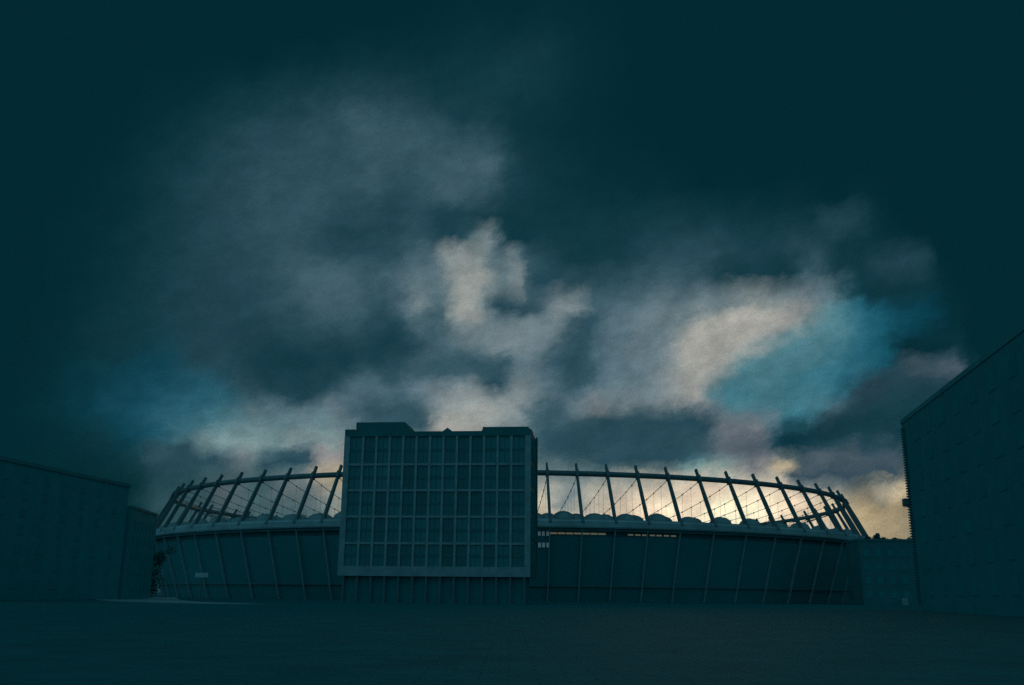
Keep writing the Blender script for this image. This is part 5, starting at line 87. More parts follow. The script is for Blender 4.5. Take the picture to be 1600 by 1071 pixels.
def row_group(cols):
    # one elevation of the sky: four colour ramps side by side across the azimuth range
    t = bpy.data.node_groups.new('sky_row', 'ShaderNodeTree')
    t.interface.new_socket('u', in_out='INPUT', socket_type='NodeSocketFloat')
    t.interface.new_socket('colour', in_out='OUTPUT', socket_type='NodeSocketColor')
    ramps = []
    for part in (cols[:32], cols[31:63], cols[62:94], cols[93:]):
        n = t.nodes.new('ShaderNodeValToRGB'); c = n.color_ramp; c.interpolation = 'LINEAR'
        c.elements[0].position = 0; c.elements[1].position = 1
        for i in range(1, len(part) - 1): c.elements.new(i / (len(part) - 1))
        for e, col in zip(c.elements, part): e.color = col
        ramps.append(n)
    gi = t.nodes.new('NodeGroupInput'); go = t.nodes.new('NodeGroupOutput'); prev = None
    for i, n in enumerate(ramps):
        m = t.nodes.new('ShaderNodeMath'); m.operation = 'MULTIPLY_ADD'
        m.inputs[1].default_value = 4; m.inputs[2].default_value = -i
        t.links.new(gi.outputs[0], m.inputs[0]); t.links.new(m.outputs[0], n.inputs[0])
        if prev is None: prev = n.outputs[0]
        else:
            g_ = t.nodes.new('ShaderNodeMath'); g_.operation = 'GREATER_THAN'; g_.inputs[1].default_value = 0
            t.links.new(m.outputs[0], g_.inputs[0])
            x = t.nodes.new('ShaderNodeMix'); x.data_type = 'RGBA'
            t.links.new(g_.outputs[0], x.inputs[0]); t.links.new(prev, x.inputs[6]); t.links.new(n.outputs[0], x.inputs[7])
            prev = x.outputs[2]
    t.links.new(prev, go.inputs[0])
    return t

def build_world():
    w = bpy.data.worlds.new('World'); w.use_nodes = True
    nt = w.node_tree; nt.nodes.clear(); N = nt.nodes.new; L = nt.links.new
    def val(x, sock):
        if isinstance(x, (int, float)): sock.default_value = x
        else: L(x, sock)
    def mth(op, a, b=0.0, c=None, clamp=False):
        n = N('ShaderNodeMath'); n.operation = op; n.use_clamp = clamp
        val(a, n.inputs[0]); val(b, n.inputs[1])
        if c is not None: val(c, n.inputs[2])
        return n.outputs[0]
    def mix(f, a, b):
        n = N('ShaderNodeMix'); n.data_type = 'RGBA'; n.clamp_factor = True
        val(f, n.inputs[0])
        for s, x in ((n.inputs[6], a), (n.inputs[7], b)):
            if isinstance(x, (tuple, list)): s.default_value = x
            else: L(x, s)
        return n.outputs[2]
    tc = N('ShaderNodeTexCoord'); sx = N('ShaderNodeSeparateXYZ'); L(tc.outputs['Generated'], sx.inputs[0])
    X, Y, Z = sx.outputs
    az0 = mth('MULTIPLY', mth('ARCTAN2', X, Y), 180 / math.pi)
    el0 = mth('MULTIPLY', mth('ARCSINE', Z), 180 / math.pi)
    tilt = R(18)                                       # the cloud streets rise to the right
    ca = mth('ADD', mth('MULTIPLY', az0, math.cos(tilt)), mth('MULTIPLY', el0, math.sin(tilt)))
    ce = mth('SUBTRACT', mth('MULTIPLY', el0, math.cos(tilt)), mth('MULTIPLY', az0, math.sin(tilt)))
    def noise(sa, se, scale, detail, rough, seed, out=0):
        v = N('ShaderNodeCombineXYZ')
        L(mth('MULTIPLY', ca, sa), v.inputs[0]); L(mth('MULTIPLY', ce, se), v.inputs[1]); v.inputs[2].default_value = seed
        n = N('ShaderNodeTexNoise'); n.inputs['Scale'].default_value = scale
        n.inputs['Detail'].default_value = detail; n.inputs['Roughness'].default_value = rough
        L(v.outputs[0], n.inputs['Vector']); return n.outputs[out]
    # turbulent displacement of the cloud field
    wv = N('ShaderNodeSeparateColor'); L(noise(0.75, 1.05, 0.8, 9, 0.66, 3.1, 1), wv.inputs[0])
    az = mth('ADD', az0, mth('MULTIPLY', mth('SUBTRACT', wv.outputs[0], 0.5), WARP))
    el = mth('ADD', el0, mth('MULTIPLY', mth('SUBTRACT', wv.outputs[1], 0.5), WARP * 0.75))
    u = mth('DIVIDE', mth('ADD', az, 32), 64)
    cur = None
    for i, row in enumerate(SKY_ROWS):
        cols = [sky_colour(row[k:k + 3]) for k in range(0, len(row), 3)]
        gn = N('ShaderNodeGroup'); gn.node_tree = row_group(cols)
        L(u, gn.inputs[0]); r = gn.outputs[0]
        if cur is None: cur = r
        else:
            e0, e1 = SKY_EL[i - 1], SKY_EL[i]
            cur = mix(mth('DIVIDE', mth('SUBTRACT', el, e0), e1 - e0, clamp=True), cur, r)
    # finer billows and wisps: brightness above the dark storm base varies
    def contrast(x, a, b):
        n = N('ShaderNodeMapRange'); n.interpolation_type = 'SMOOTHSTEP'; L(x, n.inputs[0])
        n.inputs[1].default_value = a; n.inputs[2].default_value = b
        n.inputs[3].default_value = -1; n.inputs[4].default_value = 1
        return n.outputs[0]
    f1 = contrast(noise(0.36, 0.55, 1.0, 10, 0.6, 11.0), 0.34, 0.66)
    f2 = contrast(noise(0.95, 1.4, 1.1, 8, 0.6, 5.0), 0.32, 0.68)
    f3 = noise(1, 1, 11.0, 2, 0.7, 2.0)                # finest mottling of the cloud
    d = mth('ADD', mth('MULTIPLY', f1, DET1), mth('MULTIPLY', f2, DET2))
    d = mth('ADD', d, 1.0)
    sb = N('ShaderNodeVectorMath'); sb.operation = 'SUBTRACT'; L(cur, sb.inputs[0]); sb.inputs[1].default_value = DARK[:3]
    sc_ = N('ShaderNodeVectorMath'); sc_.operation = 'SCALE'; L(sb.outputs[0], sc_.inputs[0]); L(d, sc_.inputs['Scale'])
    ad = N('ShaderNodeVectorMath'); ad.operation = 'ADD'; L(sc_.outputs[0], ad.inputs[0]); ad.inputs[1].default_value = DARK[:3]
    mx = N('ShaderNodeVectorMath'); mx.operation = 'MAXIMUM'; L(ad.outputs[0], mx.inputs[0]); mx.inputs[1].default_value = DARK[:3]
    mot = N('ShaderNodeVectorMath'); mot.operation = 'SCALE'; L(mx.outputs[0], mot.inputs[0])
    L(mth('MULTIPLY_ADD', mth('SUBTRACT', f3, 0.5), DET3, 1.0), mot.inputs['Scale'])
    front = mot.outputs[0]
    # unseen rest of the dome: brighter teal added to light the facades
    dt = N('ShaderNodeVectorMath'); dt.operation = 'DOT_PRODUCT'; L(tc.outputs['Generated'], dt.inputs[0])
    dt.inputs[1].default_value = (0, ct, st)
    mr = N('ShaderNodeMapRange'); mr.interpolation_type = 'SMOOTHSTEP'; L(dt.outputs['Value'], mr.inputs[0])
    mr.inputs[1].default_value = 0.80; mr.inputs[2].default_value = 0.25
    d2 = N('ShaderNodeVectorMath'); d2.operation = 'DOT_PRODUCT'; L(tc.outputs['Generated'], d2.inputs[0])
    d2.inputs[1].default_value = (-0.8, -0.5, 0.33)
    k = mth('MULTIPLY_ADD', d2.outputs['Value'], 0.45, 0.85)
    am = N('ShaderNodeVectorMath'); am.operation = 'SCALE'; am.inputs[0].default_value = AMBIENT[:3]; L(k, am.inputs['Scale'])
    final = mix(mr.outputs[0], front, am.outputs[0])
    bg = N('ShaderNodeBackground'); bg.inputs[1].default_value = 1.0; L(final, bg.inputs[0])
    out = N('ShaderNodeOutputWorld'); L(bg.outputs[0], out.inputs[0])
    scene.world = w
    w.cycles.sampling_method = 'MANUAL'; w.cycles.sample_map_resolution = 512
WARP, DET1, DET2, DET3 = 2.4, 0.12, 0.10, 0.75
build_world()

# low sun behind the clouds beyond the stadium
sd = bpy.data.lights.new('sun', 'SUN'); sd.energy = 0.06; sd.angle = R(10); sd.color = (1, 0.72, 0.42)
so = bpy.data.objects.new('sun', sd); C.objects.link(so)
so.rotation_euler = Vector((-0.18, -1, -0.13)).to_track_quat('-Z', 'Y').to_euler()

# ------------------------------------------------------------------ materials
def material(name, col, rough=0.7, metal=0.0, var=0.15, scale=1.0, bump=0.0, spec=0.5, emit=None):
    m = bpy.data.materials.new(name); m.use_nodes = True
    nt = m.node_tree; b = nt.nodes['Principled BSDF']; N = nt.nodes.new; L = nt.links.new
    b.inputs['Roughness'].default_value = rough; b.inputs['Metallic'].default_value = metal
    b.inputs['Specular IOR Level'].default_value = spec
    tc = N('ShaderNodeTexCoord')
    n = N('ShaderNodeTexNoise'); n.inputs['Scale'].default_value = scale; n.inputs['Detail'].default_value = 6
    L(tc.outputs['Object'], n.inputs['Vector'])
    r = N('ShaderNodeValToRGB')
    r.color_ramp.elements[0].position = 0.3; r.color_ramp.elements[1].position = 0.7
    r.color_ramp.elements[0].color = [c * (1 - var) for c in col] + [1]
    r.color_ramp.elements[1].color = [min(1, c * (1 + var)) for c in col] + [1]
    L(n.outputs[0], r.inputs[0]); L(r.outputs[0], b.inputs['Base Color'])
    if bump:
        bp = N('ShaderNodeBump'); bp.inputs['Strength'].default_value = bump; bp.inputs['Distance'].default_value = 0.05
        L(n.outputs[0], bp.inputs['Height']); L(bp.outputs[0], b.inputs['Normal'])
    if emit:
        b.inputs['Emission Color'].default_value = list(emit[:3]) + [1]; b.inputs['Emission Strength'].default_value = emit[3]
    return m

M = {}
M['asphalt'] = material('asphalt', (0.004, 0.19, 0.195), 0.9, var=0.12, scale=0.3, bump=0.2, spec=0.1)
M['pale_ground'] = material('pale_ground', (0.40, 0.41, 0.42), 0.8, var=0.15, scale=0.5, bump=0.1)
M['concrete'] = material('concrete', (0.42, 0.43, 0.44), 0.8, var=0.16, scale=0.6, bump=0.1)
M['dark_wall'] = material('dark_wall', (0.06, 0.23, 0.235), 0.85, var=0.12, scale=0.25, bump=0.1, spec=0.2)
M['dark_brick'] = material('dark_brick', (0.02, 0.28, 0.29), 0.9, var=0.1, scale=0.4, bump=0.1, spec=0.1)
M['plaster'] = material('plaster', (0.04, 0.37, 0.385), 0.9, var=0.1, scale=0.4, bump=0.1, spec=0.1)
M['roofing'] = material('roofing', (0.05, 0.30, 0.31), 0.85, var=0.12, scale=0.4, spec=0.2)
M['steel'] = material('steel', (0.17, 0.19, 0.20), 0.5, var=0.1, scale=0.4)
M['cable'] = material('cable', (0.2, 0.2, 0.21), 0.5, metal=0.3, var=0.05)
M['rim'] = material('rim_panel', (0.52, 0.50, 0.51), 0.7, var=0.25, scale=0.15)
M['membrane'] = material('membrane', (0.42, 0.43, 0.43), 0.6, var=0.1, scale=0.5)
M['glass'] = material('window_glass', (0.04, 0.25, 0.26), 0.3, var=0.1, scale=0.15, spec=0.5)
M['dull_glass'] = material('dull_glass', (0.02, 0.30, 0.31), 0.9, var=0.1, scale=0.15, spec=0.0)
M['pale_glass'] = material('pale_glass', (0.04, 0.35, 0.365), 0.9, var=0.1, scale=0.15, spec=0.0)
M['rib'] = material('rib', (0.48, 0.50, 0.52), 0.7, var=0.1, scale=0.4)
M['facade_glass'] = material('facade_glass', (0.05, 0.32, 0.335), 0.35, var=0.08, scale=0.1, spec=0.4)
M['bark'] = material('bark', (0.12, 0.11, 0.1), 0.9, var=0.2, scale=3)
M['leaf'] = material('leaf', (0.045, 0.24, 0.22), 0.9, var=0.2, scale=0.5, spec=0.0)
M['sign_face'] = material('sign_face', (0.6, 0.6, 0.6), 0.6, var=0.1, scale=1)
M['lit'] = material('glow_strip', (0.5, 0.5, 0.48), 0.5, var=0.6, scale=1.3, emit=(0.30, 0.26, 0.17, 0.26))
M['lit_cool'] = material('cool_lit_window', (0.5, 0.5, 0.5), 0.5, var=0.4, scale=1.3, emit=(0.12, 0.2, 0.24, 0.25))

def paving_joints(m):
    # large concrete slabs: thin darker joints
    nt = m.node_tree; b = nt.nodes['Principled BSDF']; src = b.inputs['Base Color'].links[0].from_socket
    tc = nt.nodes.new('ShaderNodeTexCoord'); br = nt.nodes.new('ShaderNodeTexBrick'); mx = nt.nodes.new('ShaderNodeMix'); mx.data_type = 'RGBA'
    br.inputs['Scale'].default_value = 0.4; br.inputs['Mortar Size'].default_value = 0.012
    br.inputs['Color1'].default_value = (1, 1, 1, 1); br.inputs['Color2'].default_value = (0.86, 0.86, 0.86, 1); br.inputs['Mortar'].default_value = (0.7, 0.7, 0.7, 1)
    mx.blend_type = 'MULTIPLY'; mx.inputs[0].default_value = 1.0
    nt.links.new(tc.outputs['Object'], br.inputs['Vector']); nt.links.new(src, mx.inputs[6]); nt.links.new(br.outputs[0], mx.inputs[7])
    nt.links.new(mx.outputs[2], b.inputs['Base Color'])
paving_joints(M['asphalt'])
def pane_variation(m, amount):
    nt = m.node_tree; b = nt.nodes['Principled BSDF']; src = b.inputs['Base Color'].links[0].from_socket
    oi = nt.nodes.new('ShaderNodeObjectInfo'); mr = nt.nodes.new('ShaderNodeMapRange'); sc = nt.nodes.new('ShaderNodeVectorMath'); sc.operation = 'SCALE'
    mr.inputs[3].default_value = 1 - amount; mr.inputs[4].default_value = 1 + amount * 0.6
    nt.links.new(oi.outputs['Random'], mr.inputs[0]); nt.links.new(src, sc.inputs[0]); nt.links.new(mr.outputs[0], sc.inputs['Scale'])
    nt.links.new(sc.outputs[0], b.inputs['Base Color'])
pane_variation(M['glass'], 0.3)

# membrane lets some of the sky through
def membrane_nodes(m):
    nt = m.node_tree; b = nt.nodes['Principled BSDF']; out = nt.nodes['Material Output']
    t = nt.nodes.new('ShaderNodeBsdfTranslucent'); t.inputs[0].default_value = (0.5, 0.48, 0.42, 1)
    mx = nt.nodes.new('ShaderNodeMixShader'); mx.inputs[0].default_value = 0.10
    nt.links.new(b.outputs[0], mx.inputs[1]); nt.links.new(t.outputs[0], mx.inputs[2]); nt.links.new(mx.outputs[0], out.inputs[0])
membrane_nodes(M['membrane'])

# ------------------------------------------------------------------ mesh helpers
def obj(name, bm, mat, parent=None, smooth=False):
    me = bpy.data.meshes.new(name)
    bmesh.ops.recalc_face_normals(bm, faces=bm.faces)
    bm.to_mesh(me); bm.free()
    me.materials.append(M[mat])
    if smooth:
        for p in me.polygons: p.use_smooth = True
    o = bpy.data.objects.new(name, me); C.objects.link(o)
    if parent: o.parent = parent
    return o

def thing(name, label, cat, loc=(0, 0, 0), rotz=0.0, group=None):
    o = bpy.data.objects.new(name, None); C.objects.link(o)
    o.location = loc; o.rotation_euler = (0, 0, rotz); o.empty_display_size = 0.5
    o['label'] = label; o['category'] = cat
    if group: o['group'] = group
    return o

def box(bm, x0, x1, y0, y1, z0, z1, bev=0.0):
    vs_ = [bm.verts.new((x, y, z)) for z in (z0, z1) for y in (y0, y1) for x in (x0, x1)]
    fs = [bm.faces.new([vs_[i] for i in f]) for f in ((0, 1, 3, 2), (4, 6, 7, 5), (0, 4, 5, 1), (2, 3, 7, 6), (0, 2, 6, 4), (1, 5, 7, 3))]
    if bev:
        es = list({e for f in fs for e in f.edges})
        bmesh.ops.bevel(bm, geom=es, offset=bev, segments=2, profile=0.6, affect='EDGES')

def boxobj(name, mat, parent, *b, bev=0.0):
    bm = bmesh.new(); box(bm, *b, bev=bev); return obj(name, bm, mat, parent)

def tube(bm, pts, radii, n=8, closed=False, cap=True):
    pts = [Vector(p) for p in pts]; k = len(pts); rings = []
    for i, p in enumerate(pts):
        a = pts[(i - 1) % k] if (closed or i > 0) else p
        b = pts[(i + 1) % k] if (closed or i < k - 1) else p
        d = (b - a).normalized(); s = d.cross(Vector((0, 0, 1)))
        if s.length < 1e-4: s = Vector((1, 0, 0))
        s.normalize(); t = s.cross(d)
        r = radii[i] if isinstance(radii, (list, tuple)) else radii
        rings.append([bm.verts.new(p + (s * math.cos(2 * math.pi * j / n) + t * math.sin(2 * math.pi * j / n)) * r) for j in range(n)])
    for i in range(k if closed else k - 1):
        A, B = rings[i], rings[(i + 1) % k]
        for j in range(n): bm.faces.new((A[j], A[(j + 1) % n], B[(j + 1) % n], B[j]))
    if cap and not closed:
        bm.faces.new(rings[0][::-1]); bm.faces.new(rings[-1])

def beam(bm, p0, p1, ref, w0, d0, w1, d1):
    """rectangular bar from p0 to p1, width along ref x axis, depth along ref"""
    p0, p1, ref = Vector(p0), Vector(p1), Vector(ref)
    ax = (p1 - p0).normalized(); s = ax.cross(ref).normalized(); d = s.cross(ax).normalized(); q = []
    for p, w, dd in ((p0, w0, d0), (p1, w1, d1)):
        q.append([bm.verts.new(p + s * sx * w / 2 + d * sy * dd / 2) for sx, sy in ((-1, -1), (1, -1), (1, 1), (-1, 1))])
    for j in range(4): bm.faces.new((q[0][j], q[0][(j + 1) % 4], q[1][(j + 1) % 4], q[1][j]))
    bm.faces.new(q[0][::-1]); bm.faces.new(q[1])
    return s, d

# ------------------------------------------------------------------ the ground
bm = bmesh.new()
bmesh.ops.create_grid(bm, x_segments=80, y_segments=80, size=2500)
g = obj('ground', bm, 'asphalt'); g['kind'] = 'structure'
bm = bmesh.new()                                    # pale strip tapering across the forecourt ground
ctr = [(-110, 300), (-88, 240), (-72, 200), (-60, 176), (-49, 162), (-40.5, 152)]; wid = [40, 28, 18, 11, 6, 1.0]
prev = None
for (x, y), w in zip(ctr, wid):
    cur_ = (bm.verts.new((x - 6, y - w / 2, 0.006)), bm.verts.new((x + 4, y + w / 2, 0.006)))
    if prev: bm.faces.new((prev[0], cur_[0], cur_[1], prev[1]))
    prev = cur_
o = obj('pale_strip', bm, 'pale_ground'); o['kind'] = 'structure'

# ------------------------------------------------------------------ stadium
CX, CY, R0 = 0.317, 416.0, 145.7
def rad(t): return R0 * (1 - 0.07473 * math.cos(2 * t) + 0.00466 * math.sin(2 * t) - 0.00444 * math.cos(3 * t) - 0.03158 * math.sin(3 * t))
def sp(t, off=0.0, z=0.0):
    r = rad(t) + off
    return Vector((CX + r * math.cos(t), CY + r * math.sin(t), z))
MASTW = 0.68
HB, HT = 20.85, 37.67                               # foot of the masts, top of the masts
LEAN = 8.70
TS = [-2.5989, -2.5168, -2.4353, -2.3553, -2.277, -2.1991, -2.1224, -2.0497, -1.9838, -1.924]
TS += [-1.924 + (i + 1) * 0.4216 / 8 for i in range(7)]
TS += [-1.5024, -1.4444, -1.384, -1.3224, -1.2576, -1.1866, -1.1121, -1.0361, -0.9586, -0.8772, -0.7916, -0.7029, -0.6122, -0.521]
nrest = 45
t_end = TS[0] + 2 * math.pi; t_beg = TS[-1]
TS += [t_beg + (i + 1) * (t_end - t_beg) / (nrest + 1) for i in range(nrest)]
stad = thing('stadium', 'large oval stadium with a crown of inward-leaning masts joined by a ring beam', 'stadium', (CX, CY, 0))
def sobj(name, bm, mat, smooth=False):
    bmesh.ops.translate(bm, verts=bm.verts, vec=(-CX, -CY, 0))
    return obj(name, bm, mat, stad, smooth)
NR = 240
ring_t = [-math.pi + 2 * math.pi * i / NR for i in range(NR)]
def loft(profile, name, mat, ts=ring_t, closed=True):
    """sweep a list of (offset, z) round the stadium"""
    bm = bmesh.new(); prev = first = None
    for t in ts:
        cur_ = [bm.verts.new(sp(t, a, z)) for a, z in profile]
        if prev:
            for j in range(len(profile)): bm.faces.new((prev[j], prev[(j + 1) % len(profile)], cur_[(j + 1) % len(profile)], cur_[j]))
        prev = cur_; first = first or cur_
    if closed:
        for j in range(len(profile)): bm.faces.new((prev[j], prev[(j + 1) % len(profile)], first[(j + 1) % len(profile)], first[j]))
    else:
        bm.faces.new(first[::-1]); bm.faces.new(prev)
    return sobj(name, bm, mat)
def off_at(z): return -5.56 * (HB - z) / (HB - 4.86)       # the glass bowl flares outwards as it rises
# rim: a deep fascia with a projecting gutter lip
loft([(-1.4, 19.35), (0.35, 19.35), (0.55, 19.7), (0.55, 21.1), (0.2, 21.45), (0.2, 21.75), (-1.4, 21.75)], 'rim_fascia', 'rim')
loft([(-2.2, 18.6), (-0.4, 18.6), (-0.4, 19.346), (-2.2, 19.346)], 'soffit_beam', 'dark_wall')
# glass bowl below the clerestory, opaque to the eye at dusk
loft([(off_at(17.2) - 1.4, 17.2), (off_at(17.2) - 0.5, 17.2), (off_at(0) - 0.5, 0.01), (off_at(0) - 1.4, 0.01)], 'glass_wall', 'facade_glass')
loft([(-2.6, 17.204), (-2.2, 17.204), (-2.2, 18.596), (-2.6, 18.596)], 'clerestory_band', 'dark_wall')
loft([(off_at(4.1) - 0.45, 4.0), (off_at(4.1) + 0.1, 4.0), (off_at(4.1) + 0.1, 4.28), (off_at(4.1) - 0.45, 4.28)], 'transom', 'steel')
# roof: membrane annulus rising to the inner tension ring
loft([(-1.4, 21.0), (-1.4, 21.3), (-40, 22.9), (-64, 22.6), (-64, 22.3), (-40, 22.6)], 'roof_membrane', 'membrane')
tb = 0.834; zr = HB + (HT - HB) * tb
bm = bmesh.new()
ringpts = [sp(t, -LEAN * tb - 0.55, zr) for t in ring_t]
tube(bm, ringpts, 0.78, 10, closed=True)
sobj('ring_beam', bm, 'steel', True)
bm = bmesh.new(); tube(bm, [sp(t, -64, 22.9) for t in ring_t], 0.5, 8, closed=True)
sobj('tension_ring', bm, 'steel', True)
for i, t in enumerate(TS):
    rd = Vector((math.cos(t), math.sin(t), 0))
    # mast: tapered box section, with a foot shoe and clamp plates at the ring
    bm = bmesh.new()
    p0, p1 = sp(t, 0.1, HB - 0.4), sp(t, -LEAN, HT)
    pm = p0.lerp(p1, 0.5)
    w = MASTW
    beam(bm, p0, pm, rd, w, 1.1, w, 1.15); beam(bm, pm, p1, rd, w * 0.98, 1.14, w * 0.8, 0.85)
    q = p0.lerp(p1, tb)
    beam(bm, q + (p0 - p1).normalized() * 1.0, q + (p1 - p0).normalized() * 1.0, rd, w * 1.25, 1.5, w * 1.25, 1.5)
    beam(bm, p0, p0.lerp(p1, 0.06), rd, w * 1.35, 1.6, w * 1.05, 1.4)
    sobj('mast', bm, 'steel')
    # mullion following the outward-flaring bowl down to the ground
    bm = bmesh.new()
    beam(bm, sp(t, off_at(0.02), 0.02), sp(t, off_at(HB - 1.6), HB - 1.55), rd, 0.27, 0.8, 0.27, 0.6)
    sobj('mullion', bm, 'rib')
    # radial cable from the mast down to the inner ring, with hangers to the roof
    bm = bmesh.new()
    a, b = sp(t, -LEAN * 0.80, HB + (HT - HB) * 0.79), sp(t, -64, 23.2)
    pts = []
    for k in range(13):
        f = k / 12; p = a.lerp(b, f); p.z -= 4.2 * 4 * f * (1 - f) * 0.55; pts.append(p)
    tube(bm, pts, 0.085, 5)
    tube(bm, [sp(t, -LEAN * 0.80, HB + (HT - HB) * 0.79 + .5), pts[0].lerp(pts[1], 0.25)], 0.2, 6)
    for k in range(1, 10):
        p = pts[k]; zt = 21.3 + 1.6 * min(1, k / 7)
        box(bm, p.x - .16, p.x + .16, p.y - .16, p.y + .16, p.z - .2, p.z + .2)
        if p.z > zt + .4: tube(bm, [p, Vector((p.x, p.y, zt))], 0.03, 4)
    sobj('radial_cable', bm, 'cable')
# vaulted roof lights just inside the rim, one to a bay, and a smaller row behind
def dome(t, off, rx, ry, h, z):
    bm = bmesh.new(); c = sp(t, off, z)
    er = Vector((math.cos(t), math.sin(t), 0)); et = Vector((-math.sin(t), math.cos(t), 0)); rows = []
    for i in range(7):
        a = math.pi / 2 * i / 6; rows.append([])
        for j in range(20):
            b = 2 * math.pi * j / 20
            rows[-1].append(bm.verts.new(c + et * rx * math.cos(a) * math.cos(b) + er * ry * math.cos(a) * math.sin(b) + Vector((0, 0, h * math.sin(a) + (0.0 if i else -0.4)))))
            if i == 6: break
    for i in range(5):
        for j in range(20): bm.faces.new((rows[i][j], rows[i][(j + 1) % 20], rows[i + 1][(j + 1) % 20], rows[i + 1][j]))
    for j in range(20): bm.faces.new((rows[5][j], rows[5][(j + 1) % 20], rows[6][0]))
    # glazing ribs
    for a0 in (-0.5, 0.0, 0.5):
        pts = []
        for k in range(9):
            g_ = math.pi * k / 8; pts.append(c + et * rx * 1.01 * math.cos(g_) * math.cos(a0) + er * ry * math.sin(a0) + Vector((0, 0, 1.03 * h * math.sin(g_) * math.cos(a0) + .02)))
        tube(bm, pts, 0.09, 5)
    return sobj('roof_light', bm, 'membrane', True)
for i, t in enumerate(TS):
    t2 = TS[(i + 1) % len(TS)]
    if t2 < t: t2 += 2 * math.pi
    bayw = (t2 - t) * rad(t)
    dome((t + t2) / 2, -5.2, min(3.3, bayw * 0.40), 3.2, 2.35 + 0.3 * math.sin(i * 2.3), 21.45)
    if 4 <= i < 24: dome(t + 0.1 * (t2 - t), -13.0, min(2.9, bayw * 0.38), 2.9, 2.2, 21.9)
# glowing strips under the rim, beside lit concourse windows
def t_of_x(X):                                       # angle on the near side of the rim for a given X
    lo, hi = -2.6, -0.6
    for _ in range(40):
        mid = (lo + hi) / 2
        if sp(mid).x < X: lo = mid
        else: hi = mid
    return lo
def strip(x0, x1, z0, z1, name, mat, off=-2.15):
    ts = [t_of_x(x0 + (x1 - x0) * k / 12) for k in range(13)]
    loft([(off, z0), (off + 0.06, z0), (off + 0.06, z1), (off, z1)], name, mat, ts, False)
x = 10.8
while x < 26.0:
    strip(x, x + 2.0, 17.75, 18.22, 'clerestory_strip', 'lit'); x += 2.25
x = 32.6
while x < 45.5:
    strip(x, x + 1.5, 17.72, 18.10, 'clerestory_strip', 'lit'); x += 1.9 + random.random() * 0.5
for xx in (7.6, 8.7, 9.9):
    strip(xx, xx + 0.75, 17.25, 18.4, 'concourse_window', 'lit_cool', -2.12)
    strip(xx + 0.1, xx + 0.85, 14.2, 15.9, 'concourse_window', 'lit_cool', off_at(15.0) - 0.42)

# ------------------------------------------------------------------ hotel slab in front of the stadium
HR = R(-6)
hot = thing('hotel', 'broad slab hotel on columns with a pale grid facade and two rooftop blocks', 'hotel', (4.0, 195, 0), HR)
def hb(name, mat, *b, bev=0.0): return boxobj(name, mat, hot, *b, bev=bev)
W = 38.5; DP = 14.0
# local x runs left (-W) to right (0), y away from the viewer
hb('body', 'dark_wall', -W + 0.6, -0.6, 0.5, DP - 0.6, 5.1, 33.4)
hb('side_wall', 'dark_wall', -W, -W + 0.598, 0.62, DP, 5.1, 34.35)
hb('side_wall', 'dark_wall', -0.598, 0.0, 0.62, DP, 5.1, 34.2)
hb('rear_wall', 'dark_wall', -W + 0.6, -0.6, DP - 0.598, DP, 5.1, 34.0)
# frame of the facade
hb('lower_band', 'concrete', -W, 0, -0.25, 0.6, 5.1, 7.0, bev=0.03)
hb('edge_band', 'concrete', -W, -W + 1.15, -0.2, 0.6, 7.003, 33.0)
hb('edge_band', 'concrete', -1.15, 0, -0.2, 0.6, 7.003, 33.0)
hb('upper_band', 'dark_wall', -W, 0, -0.15, 0.6, 33.003, 34.0)
hb('parapet', 'dark_wall', -W, -W + 2.1, -0.147, 0.6, 34.003, 34.5)
hb('parapet', 'dark_wall', -10.0, 0.05, -0.147, 0.6, 34.003, 34.3)
hb('roof', 'roofing', -W + 0.6, -0.6, 0.603, DP - 0.603, 33.403, 33.8)
NB = 13
x0s = [-W + 1.15 + (W - 2.3) * k / NB for k in range(NB + 1)]
rows_z = [7.0, 11.5, 16.75, 22.0, 27.25, 33.0]
for k in range(1, NB):
    bm = bmesh.new(); box(bm, x0s[k] - 0.24, x0s[k] + 0.24, -0.12, 0.497, 7.003, 33.0)
    obj('mullion', bm, 'concrete', hot)
for z in rows_z[1:-1]:
    bm = bmesh.new(); box(bm, -W + 1.153, -1.153, -0.06, 0.496, z - 0.22, z + 0.22)
    obj('transom', bm, 'concrete', hot)
for k in range(NB):
    xa = x0s[k] + (0.24 if k else 0.0) + 0.006; xb = x0s[k + 1] - (0.24 if k < NB - 1 else 0.0) - 0.006
    for r in range(5):
        za = rows_z[r] + (0.22 if r else 0.0) + 0.006; zb = rows_z[r + 1] - (0.22 if r < 4 else 0) - 0.006
        bm = bmesh.new(); box(bm, xa, xb, 0.30, 0.36, za, zb)
        wdw = obj('window', bm, 'glass', hot)
        zm = (za + zb) / 2
        bm = bmesh.new(); box(bm, xa, xb, 0.20, 0.294, zm - 0.28, zm + 0.28); box(bm, (xa + xb) / 2 - .05, (xa + xb) / 2 + .05, 0.22, 0.29, za, zm - .285); box(bm, (xa + xb) / 2 - .05, (xa + xb) / 2 + .05, 0.22, 0.29, zm + .285, zb)
        obj('spandrel', bm, 'dark_wall', wdw)
# pilotis and recessed lobby
for k in range(NB + 1):
    xx = min(max(x0s[k], -W + 0.5), -0.5)
    hb('column', 'steel', xx - 0.22, xx + 0.22, 0.0, 0.45, 0.0, 5.097)
hb('lobby_wall', 'dark_brick', -W + 1.2, -1.2, 1.1, DP - 1.5, 0.0, 5.097)
